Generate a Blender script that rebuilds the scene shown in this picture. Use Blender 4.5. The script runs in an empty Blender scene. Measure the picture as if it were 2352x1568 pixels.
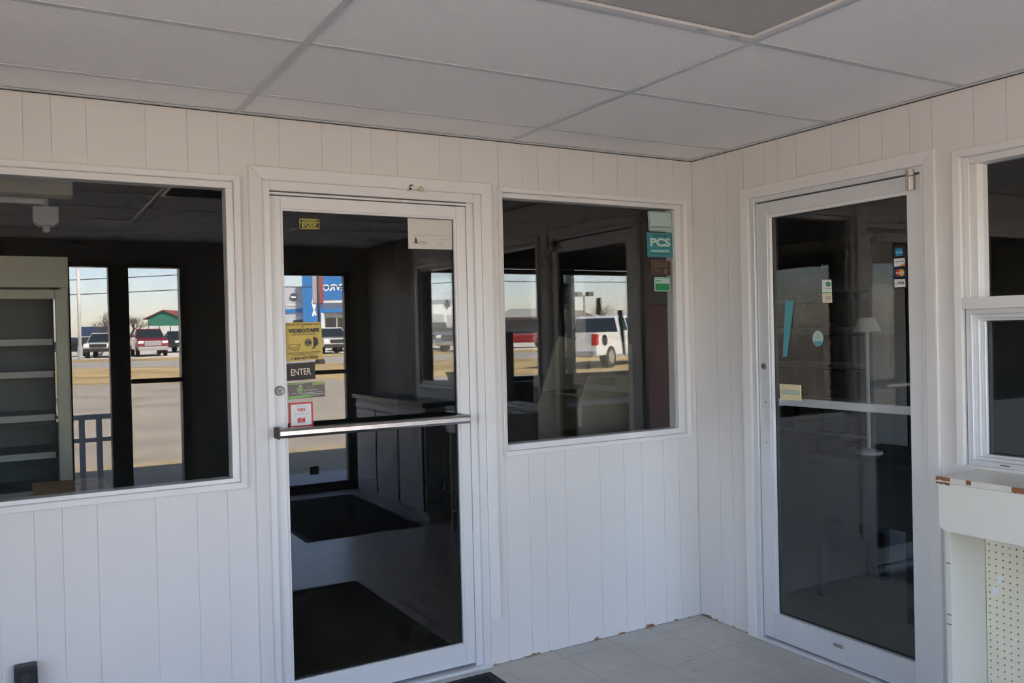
import bpy, bmesh, math, random
from mathutils import Vector, Matrix
random.seed(7)
scene = bpy.context.scene
col = scene.collection

# ------------------------------------------------------------------ camera
W, HH = 2352, 1568
FPX = 1977.5
CAM = Vector((-3.1163, -3.4322, 1.5096))
YAW, PITCH, ROLL = 0.5277, -0.0099, -0.0232
_f = Vector((math.cos(PITCH)*math.sin(YAW), math.cos(PITCH)*math.cos(YAW), math.sin(PITCH)))
_r0 = Vector((math.cos(YAW), -math.sin(YAW), 0)); _u0 = _r0.cross(_f)
_r = _r0*math.cos(ROLL) + _u0*math.sin(ROLL)
_u = -_r0*math.sin(ROLL) + _u0*math.cos(ROLL)
cd = bpy.data.cameras.new('camera'); cam = bpy.data.objects.new('camera', cd); col.objects.link(cam)
cd.sensor_fit = 'HORIZONTAL'; cd.sensor_width = 36; cd.lens = 36*FPX/W; cd.clip_start = 0.02; cd.clip_end = 2000
cam.matrix_world = Matrix(((_r.x, _u.x, -_f.x, CAM.x), (_r.y, _u.y, -_f.y, CAM.y), (_r.z, _u.z, -_f.z, CAM.z), (0, 0, 0, 1)))
scene.camera = cam

# ------------------------------------------------------------------ light
SUN_EL = math.radians(43)
SUN_AZ = math.radians(12)            # the sun stands behind the building (+y), a little to +x
SKY = 2.1
SUN = 94.0
wd = bpy.data.worlds.new('world'); scene.world = wd; wd.use_nodes = True
wn = wd.node_tree.nodes; wl = wd.node_tree.links
bg = wn['Background']
sky = wn.new('ShaderNodeTexSky'); sky.sky_type = 'NISHITA'; sky.sun_disc = False
sky.sun_elevation = SUN_EL; sky.sun_rotation = SUN_AZ
sky.altitude = 100; sky.air_density = 1.0; sky.dust_density = 0.7; sky.ozone_density = 2.0
wb = wn.new('ShaderNodeMix'); wb.data_type = 'RGBA'; wb.blend_type = 'MULTIPLY'; wb.inputs[0].default_value = 1; wb.inputs[7].default_value = (1.07, 0.95, 0.99, 1)   # white balance
wl.new(sky.outputs[0], wb.inputs[6]); wl.new(wb.outputs[2], bg.inputs[0]); bg.inputs[1].default_value = SKY
sd = bpy.data.lights.new('sun', 'SUN'); sd.energy = SUN; sd.angle = math.radians(0.6); sd.color = (1.0, 0.85, 0.66)
so = bpy.data.objects.new('sun', sd); col.objects.link(so)
sdir = Vector((math.sin(SUN_AZ)*math.cos(SUN_EL), math.cos(SUN_AZ)*math.cos(SUN_EL), math.sin(SUN_EL)))
so.rotation_euler = sdir.to_track_quat('Z', 'Y').to_euler(); so.location = (0, 30, 40)
scene.view_settings.view_transform = 'Standard'; scene.view_settings.look = 'None'
scene.view_settings.gamma = 1; scene.view_settings.use_curve_mapping = False
scene.view_settings.exposure = 0.0
scene.cycles.use_denoising = True
scene.cycles.max_bounces = 8; scene.cycles.diffuse_bounces = 4; scene.cycles.glossy_bounces = 4
scene.cycles.use_adaptive_sampling = True; scene.cycles.adaptive_threshold = 0.05; scene.cycles.adaptive_min_samples = 24
scene.cycles.transparent_max_bounces = 20; scene.cycles.sample_clamp_indirect = 12

# ------------------------------------------------------------------ pixels to positions
def ray(px, py):
    return (_f*FPX + _r*(px-W/2) - _u*(py-HH/2)).normalized()
def onA(px, py, y=0.0):
    d = ray(px, py); return CAM + d*((y-CAM.y)/d.y)
def onB(px, py, x=0.0):
    d = ray(px, py); return CAM + d*((x-CAM.x)/d.x)
# street frame: what the panes mirror lies along V, seen from the mirror image of the camera
V0 = Vector((CAM.x, -CAM.y, 0)); VD = Vector((math.sin(YAW), -math.cos(YAW), 0)); HD = Vector((math.cos(YAW), math.sin(YAW), 0))
def lat(px, t): return (px-W/2)/FPX*t
def hor(px): return 764.4-0.0232*(px-W/2)
def zz(px, py, t): return CAM.z+t*(hor(px)-py)/FPX
def gz(t): return -0.2+0.011*t

# ------------------------------------------------------------------ materials
MATS = {}
def mat(name, c, rough=0.5, metal=0.0, spec=0.5, noise=0.0, nscale=8.0, bump=0.0, bscale=60.0, emit=None, rnd=0.0, coat=0.0):
    if name in MATS: return MATS[name]
    m = bpy.data.materials.new(name); m.use_nodes = True; nt = m.node_tree; N = nt.nodes; L = nt.links
    b = N['Principled BSDF']; c4 = (c[0], c[1], c[2], 1)
    b.inputs['Base Color'].default_value = c4; b.inputs['Roughness'].default_value = rough
    b.inputs['Metallic'].default_value = metal; b.inputs['Specular IOR Level'].default_value = spec
    b.inputs['Coat Weight'].default_value = coat
    src = None
    geo = N.new('ShaderNodeNewGeometry')
    if noise:
        t = N.new('ShaderNodeTexNoise'); t.inputs['Scale'].default_value = nscale; t.inputs['Detail'].default_value = 5
        L.new(geo.outputs['Position'], t.inputs['Vector'])
        mr = N.new('ShaderNodeMapRange'); mr.inputs[1].default_value = 0.25; mr.inputs[2].default_value = 0.75
        mr.inputs[3].default_value = 1-noise; mr.inputs[4].default_value = 1+noise
        L.new(t.outputs[0], mr.inputs[0])
        mx = N.new('ShaderNodeVectorMath'); mx.operation = 'SCALE'; mx.inputs[0].default_value = c
        L.new(mr.outputs[0], mx.inputs[3]); src = mx.outputs[0]
    if rnd:
        oi = N.new('ShaderNodeObjectInfo'); mr = N.new('ShaderNodeMapRange')
        mr.inputs[3].default_value = 1-rnd; mr.inputs[4].default_value = 1+rnd
        L.new(oi.outputs['Random'], mr.inputs[0])
        mx = N.new('ShaderNodeVectorMath'); mx.operation = 'SCALE'; mx.inputs[0].default_value = c
        if src: L.new(src, mx.inputs[0])
        L.new(mr.outputs[0], mx.inputs[3]); src = mx.outputs[0]
    if src: L.new(src, b.inputs['Base Color'])
    if bump:
        t = N.new('ShaderNodeTexNoise'); t.inputs['Scale'].default_value = bscale; t.inputs['Detail'].default_value = 3
        L.new(geo.outputs['Position'], t.inputs['Vector'])
        bp = N.new('ShaderNodeBump'); bp.inputs['Strength'].default_value = bump; bp.inputs['Distance'].default_value = 0.004
        L.new(t.outputs[0], bp.inputs['Height']); L.new(bp.outputs[0], b.inputs['Normal'])
    if emit:
        b.inputs['Emission Color'].default_value = c4; b.inputs['Emission Strength'].default_value = emit
    MATS[name] = m; return m

def chipped(name, c, zmax):
    """white paint worn through to brown board in ragged bites along the floor"""
    m = mat(name, c, 0.42, noise=0.025, nscale=1.3, bump=0.03, bscale=120, rnd=0.012)
    nt = m.node_tree; N = nt.nodes; L = nt.links; b = N['Principled BSDF']
    old = b.inputs['Base Color'].links[0].from_socket
    geo = N.new('ShaderNodeNewGeometry'); sp = N.new('ShaderNodeSeparateXYZ'); L.new(geo.outputs['Position'], sp.inputs[0])
    t = N.new('ShaderNodeTexNoise'); t.inputs['Scale'].default_value = 7; t.inputs['Detail'].default_value = 9; t.inputs['Roughness'].default_value = 0.68
    L.new(geo.outputs['Position'], t.inputs['Vector'])
    a = N.new('ShaderNodeMath'); a.operation = 'MULTIPLY_ADD'; a.inputs[1].default_value = zmax*6; a.inputs[2].default_value = -zmax*2.98
    L.new(t.outputs[0], a.inputs[0])
    g = N.new('ShaderNodeMath'); g.operation = 'GREATER_THAN'; L.new(a.outputs[0], g.inputs[0]); L.new(sp.outputs[2], g.inputs[1])
    mx = N.new('ShaderNodeMix'); mx.data_type = 'RGBA'; L.new(g.outputs[0], mx.inputs[0]); L.new(old, mx.inputs[6])
    mx.inputs[7].default_value = (0.30, 0.14, 0.07, 1); L.new(mx.outputs[2], b.inputs['Base Color'])
    return m

def glass_mat(name, tint, rough=0.0):
    m = bpy.data.materials.new(name); m.use_nodes = True; nt = m.node_tree; N = nt.nodes; L = nt.links
    N.remove(N['Principled BSDF']); out = N['Material Output']
    tr = N.new('ShaderNodeBsdfTransparent'); tr.inputs[0].default_value = (*tint, 1)
    gl = N.new('ShaderNodeBsdfGlossy'); gl.inputs['Roughness'].default_value = rough; gl.inputs[0].default_value = (1, 1, 1, 1)
    fr = N.new('ShaderNodeFresnel'); geo = N.new('ShaderNodeNewGeometry')
    mr = N.new('ShaderNodeMapRange'); mr.inputs[3].default_value = 1.47; mr.inputs[4].default_value = 1/1.47   # same reflectance on both faces of the pane
    L.new(geo.outputs['Backfacing'], mr.inputs[0]); L.new(mr.outputs[0], fr.inputs['IOR'])
    mx = N.new('ShaderNodeMixShader'); L.new(fr.outputs[0], mx.inputs[0]); L.new(tr.outputs[0], mx.inputs[1]); L.new(gl.outputs[0], mx.inputs[2])
    L.new(mx.outputs[0], out.inputs[0]); MATS[name] = m; return m

def vct_mat(name):
    """cream vinyl tile with dark drawn-out streaks, turned tile by tile"""
    m = mat(name, (0.40, 0.375, 0.33), 0.30, spec=0.45)
    nt = m.node_tree; N = nt.nodes; L = nt.links; b = N['Principled BSDF']
    geo = N.new('ShaderNodeNewGeometry'); oi = N.new('ShaderNodeObjectInfo')
    rot = N.new('ShaderNodeVectorRotate'); rot.rotation_type = 'Z_AXIS'; L.new(geo.outputs['Position'], rot.inputs['Vector'])
    rd = N.new('ShaderNodeMath'); rd.operation = 'ROUND'; L.new(oi.outputs['Random'], rd.inputs[0])
    rr = N.new('ShaderNodeMath'); rr.operation = 'MULTIPLY'; rr.inputs[1].default_value = math.pi/2; L.new(rd.outputs[0], rr.inputs[0]); L.new(rr.outputs[0], rot.inputs['Angle'])
    mp = N.new('ShaderNodeMapping'); mp.inputs['Scale'].default_value = (7, 34, 1); L.new(rot.outputs[0], mp.inputs[0])
    t = N.new('ShaderNodeTexNoise'); t.inputs['Scale'].default_value = 1.0; t.inputs['Detail'].default_value = 6; t.inputs['Roughness'].default_value = 0.6; L.new(mp.outputs[0], t.inputs['Vector'])
    cr = N.new('ShaderNodeValToRGB'); e = cr.color_ramp.elements
    e[0].position = 0.27; e[0].color = (0.30, 0.285, 0.255, 1); e[1].position = 0.40; e[1].color = (0.56, 0.53, 0.475, 1)
    L.new(t.outputs[0], cr.inputs[0])
    t2 = N.new('ShaderNodeTexNoise'); t2.inputs['Scale'].default_value = 2.2; t2.inputs['Detail'].default_value = 4; L.new(geo.outputs['Position'], t2.inputs['Vector'])
    mr = N.new('ShaderNodeMapRange'); mr.inputs[1].default_value = 0.3; mr.inputs[2].default_value = 0.7; mr.inputs[3].default_value = 0.82; mr.inputs[4].default_value = 1.08; L.new(t2.outputs[0], mr.inputs[0])
    sc = N.new('ShaderNodeVectorMath'); sc.operation = 'SCALE'; L.new(cr.outputs[0], sc.inputs[0]); L.new(mr.outputs[0], sc.inputs[3]); L.new(sc.outputs[0], b.inputs['Base Color'])
    return m

WALLP = chipped('white_panel_paint', (0.745, 0.715, 0.68), 0.020)
GROOVE = mat('panel_groove', (0.68, 0.655, 0.635), 0.6)
TRIM = mat('white_trim_paint', (0.765, 0.737, 0.705), 0.35, noise=0.02, nscale=3)
ALU = mat('clear_anodised_aluminium', (0.74, 0.745, 0.75), 0.42, metal=0.35, noise=0.03, nscale=5)
ALUW = mat('white_aluminium', (0.77, 0.755, 0.735), 0.4, metal=0.1, noise=0.02, nscale=4)
CHROME = mat('worn_chrome', (0.52, 0.50, 0.50), 0.28, metal=1.0, noise=0.12, nscale=30)
STEEL = mat('brushed_steel', (0.62, 0.58, 0.54), 0.25, metal=1.0)
BLACK = mat('black_plastic', (0.012, 0.012, 0.013), 0.45)
GASKET = mat('dark_gasket', (0.03, 0.032, 0.032), 0.6)
SEAM = mat('dark_seam', (0.05, 0.04, 0.035), 0.8)
VCT = vct_mat('vinyl_tile')
FSEAM = mat('tile_joint', (0.10, 0.09, 0.08), 0.8)
CTILE = mat('ceiling_board', (0.95, 0.92, 0.885), 0.9, spec=0.2, noise=0.05, nscale=220, bump=0.6, bscale=170, rnd=0.02)
TBAR = mat('ceiling_grid', (0.62, 0.63, 0.63), 0.40, noise=0.05, nscale=6)
PLENUM = mat('plenum', (0.10, 0.095, 0.09), 0.9)
LENS = mat('prismatic_lens', (0.40, 0.40, 0.385), 0.35, bump=0.5, bscale=220)
GLASS = glass_mat('clear_glass', (0.93, 0.94, 0.94))
CREAM = mat('cream_paint', (0.83, 0.80, 0.70), 0.30, noise=0.02, nscale=6)
CREAM2 = mat('cream_laminate', (0.74, 0.71, 0.62), 0.28, noise=0.03, nscale=3)
PEG = mat('pegboard', (0.78, 0.72, 0.54), 0.5, noise=0.06, nscale=4)
CHIP = mat('bare_brown_board', (0.27, 0.12, 0.05), 0.8, noise=0.2, nscale=60)
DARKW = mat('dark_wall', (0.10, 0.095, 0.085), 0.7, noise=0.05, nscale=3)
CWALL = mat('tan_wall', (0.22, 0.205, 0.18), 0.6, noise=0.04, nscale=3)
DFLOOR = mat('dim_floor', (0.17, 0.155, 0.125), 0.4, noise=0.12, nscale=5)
BRONZE = mat('dark_bronze_frame', (0.07, 0.068, 0.062), 0.4, metal=0.4)
MATB = mat('black_mat_rubber', (0.014, 0.014, 0.015), 0.75, noise=0.3, nscale=40)
MATR = mat('black_mat_pile', (0.018, 0.018, 0.019), 0.95, noise=0.4, nscale=80, bump=0.6, bscale=300)

# ------------------------------------------------------------------ mesh building
LOC = {}
IDENT = lambda a, b, c: (a, b, c)
PA = lambda a, b, d: (a, -d, b)            # wall behind: a = x, b = z, d = into the room
PB = lambda a, b, d: (-d, a, b)            # right wall: a = y, b = z, d = into the room
def PS(a, b, c):                           # street frame: a sideways, b away, c up
    p = V0+HD*a+VD*b; return (p.x, p.y, c)
class MB:
    def __init__(s, m=IDENT): s.v = []; s.f = []; s.m = m
    def add(s, vs, fs):
        n = len(s.v); s.v += [s.m(*p) for p in vs]; s.f += [tuple(i+n for i in f) for f in fs]; return s
    def box(s, a0, a1, b0, b1, c0, c1):
        return s.add([(a0,b0,c0),(a1,b0,c0),(a1,b1,c0),(a0,b1,c0),(a0,b0,c1),(a1,b0,c1),(a1,b1,c1),(a0,b1,c1)],
                     [(0,3,2,1),(4,5,6,7),(0,1,5,4),(1,2,6,5),(2,3,7,6),(3,0,4,7)])
    def prism(s, poly, c0, c1):            # polygon in (a,b), from c0 to c1
        n = len(poly)
        return s.add([(p[0],p[1],c0) for p in poly]+[(p[0],p[1],c1) for p in poly],
                     [tuple(range(n))[::-1], tuple(range(n, 2*n))]+[(i,(i+1)%n,(i+1)%n+n,i+n) for i in range(n)])
    def prismy(s, poly, y0, y1):           # polygon in (a,c), along b
        n = len(poly)
        return s.add([(p[0],y0,p[1]) for p in poly]+[(p[0],y1,p[1]) for p in poly],
                     [tuple(range(n))[::-1], tuple(range(n, 2*n))]+[(i,(i+1)%n,(i+1)%n+n,i+n) for i in range(n)])
    def hexa(s, q0, q1):                   # two quads of 3d points
        return s.add(list(q0)+list(q1), [(0,3,2,1),(4,5,6,7),(0,1,5,4),(1,2,6,5),(2,3,7,6),(3,0,4,7)])
    def tube(s, p0, p1, r0, r1=None, n=10, cap=True):
        r1 = r0 if r1 is None else r1
        p0 = Vector(p0); p1 = Vector(p1); d = (p1-p0).normalized()
        x = d.orthogonal().normalized(); y = d.cross(x)
        vs = [tuple(p+(x*math.cos(2*math.pi*i/n)+y*math.sin(2*math.pi*i/n))*r) for p, r in ((p0, r0), (p1, r1)) for i in range(n)]
        fs = [(i,(i+1)%n,(i+1)%n+n,i+n) for i in range(n)]
        if cap: fs += [tuple(range(n))[::-1], tuple(range(n, 2*n))]
        return s.add(vs, fs)
    def path(s, pts, r, n=8):
        for a, b in zip(pts, pts[1:]): s.tube(a, b, r, n=n)
        return s
    def lathe(s, prof, c, axis=(0,0,1), n=20):
        ax = Vector(axis).normalized(); x = ax.orthogonal().normalized(); y = ax.cross(x); c = Vector(c)
        vs = []; fs = []
        for r, h in prof:
            vs += [tuple(c+ax*h+(x*math.cos(2*math.pi*i/n)+y*math.sin(2*math.pi*i/n))*r) for i in range(n)]
        for k in range(len(prof)-1):
            fs += [(k*n+i, k*n+(i+1)%n, (k+1)*n+(i+1)%n, (k+1)*n+i) for i in range(n)]
        fs += [tuple(range(n))[::-1], tuple(range((len(prof)-1)*n, len(prof)*n))]
        return s.add(vs, fs)
    def build(s, name, m, parent=None, loc=None, bevel=0.0, smooth=False, label=None, cat=None, group=None, kind=None):
        o0 = Vector(LOC[parent]) if parent else Vector(loc or (0, 0, 0))
        me = bpy.data.meshes.new(name); me.from_pydata([tuple(Vector(p)-o0) for p in s.v], [], s.f)
        b = bmesh.new(); b.from_mesh(me); bmesh.ops.recalc_face_normals(b, faces=b.faces); b.to_mesh(me); b.free()
        me.materials.append(m)
        if smooth:
            for p in me.polygons: p.use_smooth = True
        o = bpy.data.objects.new(name, me); col.objects.link(o)
        if parent: o.parent = parent
        else: o.location = o0
        LOC[o] = tuple(o0)
        if bevel:
            bv = o.modifiers.new('bevel', 'BEVEL'); bv.width = bevel; bv.segments = 2; bv.limit_method = 'ANGLE'; bv.angle_limit = math.radians(40)
        tag(o, label, cat, group, kind); return o
def tag(o, label=None, cat=None, group=None, kind=None):
    for k, v in (('label', label), ('category', cat), ('group', group), ('kind', kind)):
        if v: o[k] = v
    return o
def root(name, loc, label=None, cat=None, group=None, kind=None):
    o = bpy.data.objects.new(name, None); col.objects.link(o); o.location = loc; o.empty_display_size = 0.1
    LOC[o] = tuple(loc); return tag(o, label, cat, group, kind)
def boxp(name, m, parent, pm, a0, a1, b0, b1, c0, c1, bevel=0.0, **k):
    return MB(pm).box(a0, a1, b0, b1, c0, c1).build(name, m, parent, bevel=bevel, **k)

def cells(x0, x1, z0, z1, holes):
    """rectangle minus rectangles -> list of rectangles"""
    xs = sorted({x0, x1, *[min(max(v, x0), x1) for h in holes for v in h[:2]]})
    out = []
    for a, b in zip(xs, xs[1:]):
        if b-a < 1e-5: continue
        m_ = (a+b)/2; cuts = sorted((h[2], h[3]) for h in holes if h[0] < m_ < h[1]); z = z0
        for c0, c1 in cuts:
            if c0 > z+1e-5: out.append((a, b, z, c0))
            z = max(z, c1)
        if z < z1-1e-5: out.append((a, b, z, z1))
    return out

def casing(pm, a0, a1, b0, b1, w, parent, sides='LRTB', prof=None, d0=0.0, stop_b=None, m=None):
    """mitred trim round an opening: inner rectangle a0..a1, b0..b1, width w"""
    prof = prof or [(0.0, 0.0), (0.0, 0.011), (0.10, 0.013), (0.85, 0.017), (0.95, 0.0165), (1.0, 0.011), (1.0, 0.0)]
    lo = b0 if stop_b is None else stop_b
    for s_ in sides:
        vs = []
        for u, d in prof:
            e = u*w
            if s_ == 'T': p, q = (a0-e+0.0009, b1+e), (a1+e-0.0009, b1+e)
            if s_ == 'B': p, q = (a0-e, b0-e), (a1+e, b0-e)
            eb = e if 'B' in sides else 0
            if s_ == 'L': p, q = (a0-e, b0-eb), (a0-e, b1+e)
            if s_ == 'R': p, q = (a1+e, lo-(eb if stop_b is None else 0)), (a1+e, b1+e)
            vs += [(p[0], p[1], d+d0), (q[0], q[1], d+d0)]
        n = len(prof)
        fs = [(2*i, 2*i+1, (2*i+3) % (2*n), (2*i+2) % (2*n)) for i in range(n)]
        fs += [tuple(2*i for i in range(n)), tuple(2*i+1 for i in range(n))[::-1]]
        MB(pm).add(vs, fs).build('casing', m or TRIM, parent)

# ================================================================== the room
H = 2.391
RX, RY = -5.2, -4.7
# openings: a0, a1, z0, z1
D1 = (-2.244, -1.266, 0.0, 2.137); W1 = (-4.30, -2.353, 0.954, 2.122); W2 = (-1.156, -0.072, 0.966, 2.156)
holesA = [D1, W1, W2]
D2 = (-1.328, -0.404, 0.0, 2.132); W3 = (-2.46, -1.481, 0.972, 2.130); W4 = (-3.44, -2.66, 1.085, 2.090)
holesB = [D2, W3, W4]

gA = [-3.060, -2.973, -2.861, -2.665, -2.518, -2.406, -2.268, -2.170, -1.995, -1.869, -1.781, -1.665, -1.463, -1.358, -1.168, -1.042, -0.952, -0.838, -0.635, -0.486, -0.373, -0.232, -0.129]
g = -3.060
pat = [0.147, 0.196, 0.112, 0.087, 0.140, 0.110]
while g > RX+0.12:
    g -= pat[len(gA) % 6]; gA.insert(0, g)
gA = [RX]+[v for v in gA if v > RX+0.03]+[0.0]
gB = [-0.164, -0.253, -0.368, -0.505, -0.588, -0.696, -0.89, -1.034, -1.143, -1.269, -1.365, -1.532, -1.655]
g = -1.655
while g > RY+0.12:
    g -= pat[len(gB) % 6]; gB.append(g)
gB = [RY]+sorted(v for v in gB if v > RY+0.03)+[0.0]

def panel_wall(name, pm, a0, a1, holes, grooves, thick, label, top=2.75, back_a1=None):
    w = MB(pm)
    for c in cells(a0, back_a1 if back_a1 is not None else a1, 0, top, holes): w.box(c[0], c[1], c[2], c[3], -thick, -0.0018)
    o = w.build(name, GROOVE, kind='structure', label=label)
    for x0, x1 in zip(grooves, grooves[1:]):
        b = MB(pm)
        for c in cells(x0+0.0009, x1-0.0009, 0.001, H-0.002, holes): b.box(c[0], c[1], c[2], c[3], -0.0026, 0.0)
        if b.v: b.build('board', CWALL if (name == 'wall_right' and x1 < -3.45) else WALLP, o)  # far right-wall boards tan, not white: shade put into their colour
    return o
wallA = panel_wall('wall_back', PA, RX, 0, holesA, gA, 0.12, 'white grooved panelling wall with two dark windows and a glass door')
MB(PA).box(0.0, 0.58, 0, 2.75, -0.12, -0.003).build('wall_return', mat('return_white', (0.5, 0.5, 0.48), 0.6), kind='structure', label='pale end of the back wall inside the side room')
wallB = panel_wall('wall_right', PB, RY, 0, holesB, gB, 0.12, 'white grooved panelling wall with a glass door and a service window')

# ---- floor of tiles
fl = MB().box(RX-0.1, 0.12, RY-0.12, 0.12, -0.12, -0.004).build('floor', FSEAM, kind='structure', label='worn cream vinyl tile floor with dark streaks')
TS = 0.3048
tmesh = None
nx0 = math.floor((RX+1.2335)/TS); ny0 = math.floor((RY+0.106)/TS)
g1 = 0.0010
for i in range(nx0, 6):
    for j in range(ny0, 2):
        x0 = max(-1.2335+i*TS, RX); x1 = min(-1.2335+(i+1)*TS, 0.0); y0 = max(-0.106+j*TS, RY); y1 = min(-0.106+(j+1)*TS, 0.0)
        if x1-x0 < 0.01 or y1-y0 < 0.01: continue
        full = (x1-x0 > TS-1e-4 and y1-y0 > TS-1e-4)
        if full and tmesh:
            o = bpy.data.objects.new('tile', tmesh); col.objects.link(o); o.location = ((x0+x1)/2, (y0+y1)/2, 0); o.parent = fl
        else:
            hx, hy = (x1-x0)/2-g1, (y1-y0)/2-g1
            o = MB().box(-hx, hx, -hy, hy, -0.004, 0).build('tile', VCT); o.parent = fl; o.location = ((x0+x1)/2, (y0+y1)/2, 0)
            if full: tmesh = o.data

# ---- ceiling grid
ce = MB().box(RX-0.1, 0.12, RY-0.12, 0.12, H+0.06, H+0.10).build('ceiling', PLENUM, kind='structure', label='suspended ceiling of white boards in a metal grid')
FT = 0.6096
bx = [RX]+[-1.112-2*FT*k for k in (3, 2, 1, 0) if -1.112-2*FT*k > RX+0.02]+[0.0]
by = [0.0]+[-0.289-FT*k for k in range(9) if -0.289-FT*k > RY+0.02]+[RY]
LX = (-1.112-2*FT, -1.112); LY = (-0.289-3*FT, -0.289-2*FT)
for x0, x1 in zip(bx, bx[1:]):
    for y1, y0 in zip(by, by[1:]):
        if abs(x0-LX[0]) < 0.01 and abs(y0-LY[0]) < 0.01: continue
        MB().box(x0+0.004, x1-0.004, y0+0.004, y1-0.004, H+0.002, H+0.016).build('ceiling_tile', CTILE, ce)
for x in bx[1:-1]: MB().box(x-0.012, x+0.012, RY, 0, H-0.0025, H+0.001).box(x-0.0015, x+0.0015, RY, 0, H, H+0.035).build('grid_runner', TBAR, ce)
for x0, x1 in zip(bx, bx[1:]):
    for y in by[1:-1]:
        MB().box(x0+0.012*(x0 > RX), x1-0.012*(x1 < 0), y-0.012, y+0.012, H-0.002, H+0.0012).box(x0, x1, y-0.0015, y+0.0015, H, H+0.03).build('grid_tee', TBAR, ce)
for bxs in ((RX, 0, -0.022, 0), (RX, 0, RY, RY+0.022), (RX, RX+0.022, RY, 0), (-0.022, 0, RY, 0)):
    MB().box(*bxs, H-0.0035, H-0.0005).build('wall_angle', TBAR, ce)
for bxs in ((RX, 0, -0.004, 0.0), (-0.004, 0.0, RY, 0)):
    MB().box(*bxs, H-0.0062, H-0.0035).build('shadow_gap', SEAM, ce)
# lay-in troffer light (off)
lt = root('ceiling_light', ((LX[0]+LX[1])/2, (LY[0]+LY[1])/2, H), 'switched-off lay-in ceiling light with a grey prismatic lens', 'ceiling light')
x0, x1, y0, y1 = LX[0]+0.014, LX[1]-0.014, LY[0]+0.014, LY[1]-0.014
for b_ in ((x0, x1, y0, y0+0.026), (x0, x1, y1-0.026, y1), (x0, x0+0.026, y0+0.026, y1-0.026), (x1-0.026, x1, y0+0.026, y1-0.026)):
    MB().box(*b_, H-0.006, H+0.004).build('frame', TRIM, lt, bevel=0.002)
ln = MB()
n = 120
ym = [y0+0.03+(y1-y0-0.06)*i/n for i in range(n+1)]
for i in range(n): ln.add([(x0+0.028, ym[i], H+0.004), (x1-0.028, ym[i], H+0.004), (x1-0.028, (ym[i]+ym[i+1])/2, H+0.001), (x0+0.028, (ym[i]+ym[i+1])/2, H+0.001), (x1-0.028, ym[i+1], H+0.004), (x0+0.028, ym[i+1], H+0.004)], [(0,1,2,3),(3,2,4,5)])
ln.build('lens', LENS, lt)
MB().box(x0, x1, y0, y1, H+0.012, H+0.055).build('housing', TRIM, lt)
for fx in (0.82, 0.93): MB().box(x0+(x1-x0)*fx-0.018, x0+(x1-x0)*fx+0.018, y1-0.020, y1-0.008, H-0.0075, H-0.006).build('latch', STEEL, lt)

# ================================================================== windows and doors in the room
def pane(parent, pm, a0, a1, b0, b1, d, name='pane', t=0.006):
    return MB(pm).box(a0, a1, b0, b1, d-t, d).build(name, GLASS, parent)
def frame4(parent, pm, o, i, d0, d1, m, name='frame', bevel=0.0015):
    """four members: outer rect o, inner rect i (a0,a1,b0,b1)"""
    MB(pm).box(o[0], o[1], i[3], o[3], d0, d1).build(name, m, parent, bevel=bevel)
    MB(pm).box(o[0], o[1], o[2], i[2], d0, d1).build(name, m, parent, bevel=bevel)
    MB(pm).box(o[0], i[0], i[2], i[3], d0, d1).build(name, m, parent, bevel=bevel)
    MB(pm).box(i[1], o[1], i[2], i[3], d0, d1).build(name, m, parent, bevel=bevel)

w1 = root('window_1', ((W1[0]+W1[1])/2, 0.03, W1[2]), 'wide dark window with white frame left of the ENTER door', kind='structure')
casing(PA, *W1, 0.024, w1)
gl1 = (W1[0]+0.028, W1[1]-0.028, W1[2]+0.016, W1[3]-0.026)
frame4(w1, PA, W1, gl1, -0.075, -0.004, ALUW)
pane(w1, PA, gl1[0]-0.004, gl1[1]+0.004, gl1[2]-0.004, gl1[3]+0.004, -0.014)
w2 = root('window_2', ((W2[0]+W2[1])/2, 0.03, W2[2]), 'dark window with row of stickers in the room corner', kind='structure')
casing(PA, *W2, 0.022, w2)
gl2 = (W2[0]+0.012, W2[1]-0.040, W2[2]+0.028, W2[3]-0.022)
frame4(w2, PA, W2, gl2, -0.085, -0.010, ALUW)
pane(w2, PA, gl2[0]-0.004, gl2[1]+0.004, gl2[2]-0.004, gl2[3]+0.004, -0.034)

# ---- door 1
d1 = root('door_1', (-1.755, 0.03, 0), 'glass entry door in white aluminium frame, marked ENTER', kind='structure')
casing(PA, D1[0], D1[1], 0.0, D1[3], 0.053, d1, sides='LRT', stop_b=0.216)
MB(PA).box(D1[0], D1[0]+0.030, 0, D1[3], -0.10, 0.006).build('jamb', ALUW, d1, bevel=0.002)
MB(PA).box(D1[1]-0.034, D1[1], 0, D1[3], -0.10, 0.006).build('jamb', ALUW, d1, bevel=0.002)
MB(PA).box(D1[0]+0.030, D1[1]-0.034, 2.098, D1[3], -0.10, 0.004).build('head', ALUW, d1, bevel=0.002)
MB(PA).box(D1[0]+0.031, D1[1]-0.05, 2.084, 2.093, -0.10, -0.006).build('door_stop', ALUW, d1)
MB(PA).box(D1[1]-0.068, D1[1]-0.034, 0.012, 2.098, -0.10, -0.010).build('door_stop', ALUW, d1, bevel=0.0015)
MB(PA).box(D1[0], D1[1], 0, 0.014, -0.11, 0.022).build('threshold', ALU, d1, bevel=0.003)
lf = (-2.2135, -1.3355, 0.026, 2.080); gd1 = (-2.158, -1.392, 0.124, 2.022)
dl, dr = -0.058, -0.014
st = MB(PA).box(lf[0], gd1[0]-0.010, lf[2], lf[3], dl, dr).build('stile', ALUW, d1, bevel=0.002)
MB(PA).box(gd1[1]+0.010, lf[1], lf[2], lf[3], dl, dr).build('stile', ALUW, d1, bevel=0.002)
MB(PA).box(gd1[0]-0.0095, gd1[1]+0.0095, gd1[3]+0.008, lf[3], dl, dr).build('top_rail', ALUW, d1, bevel=0.0015)
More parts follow.
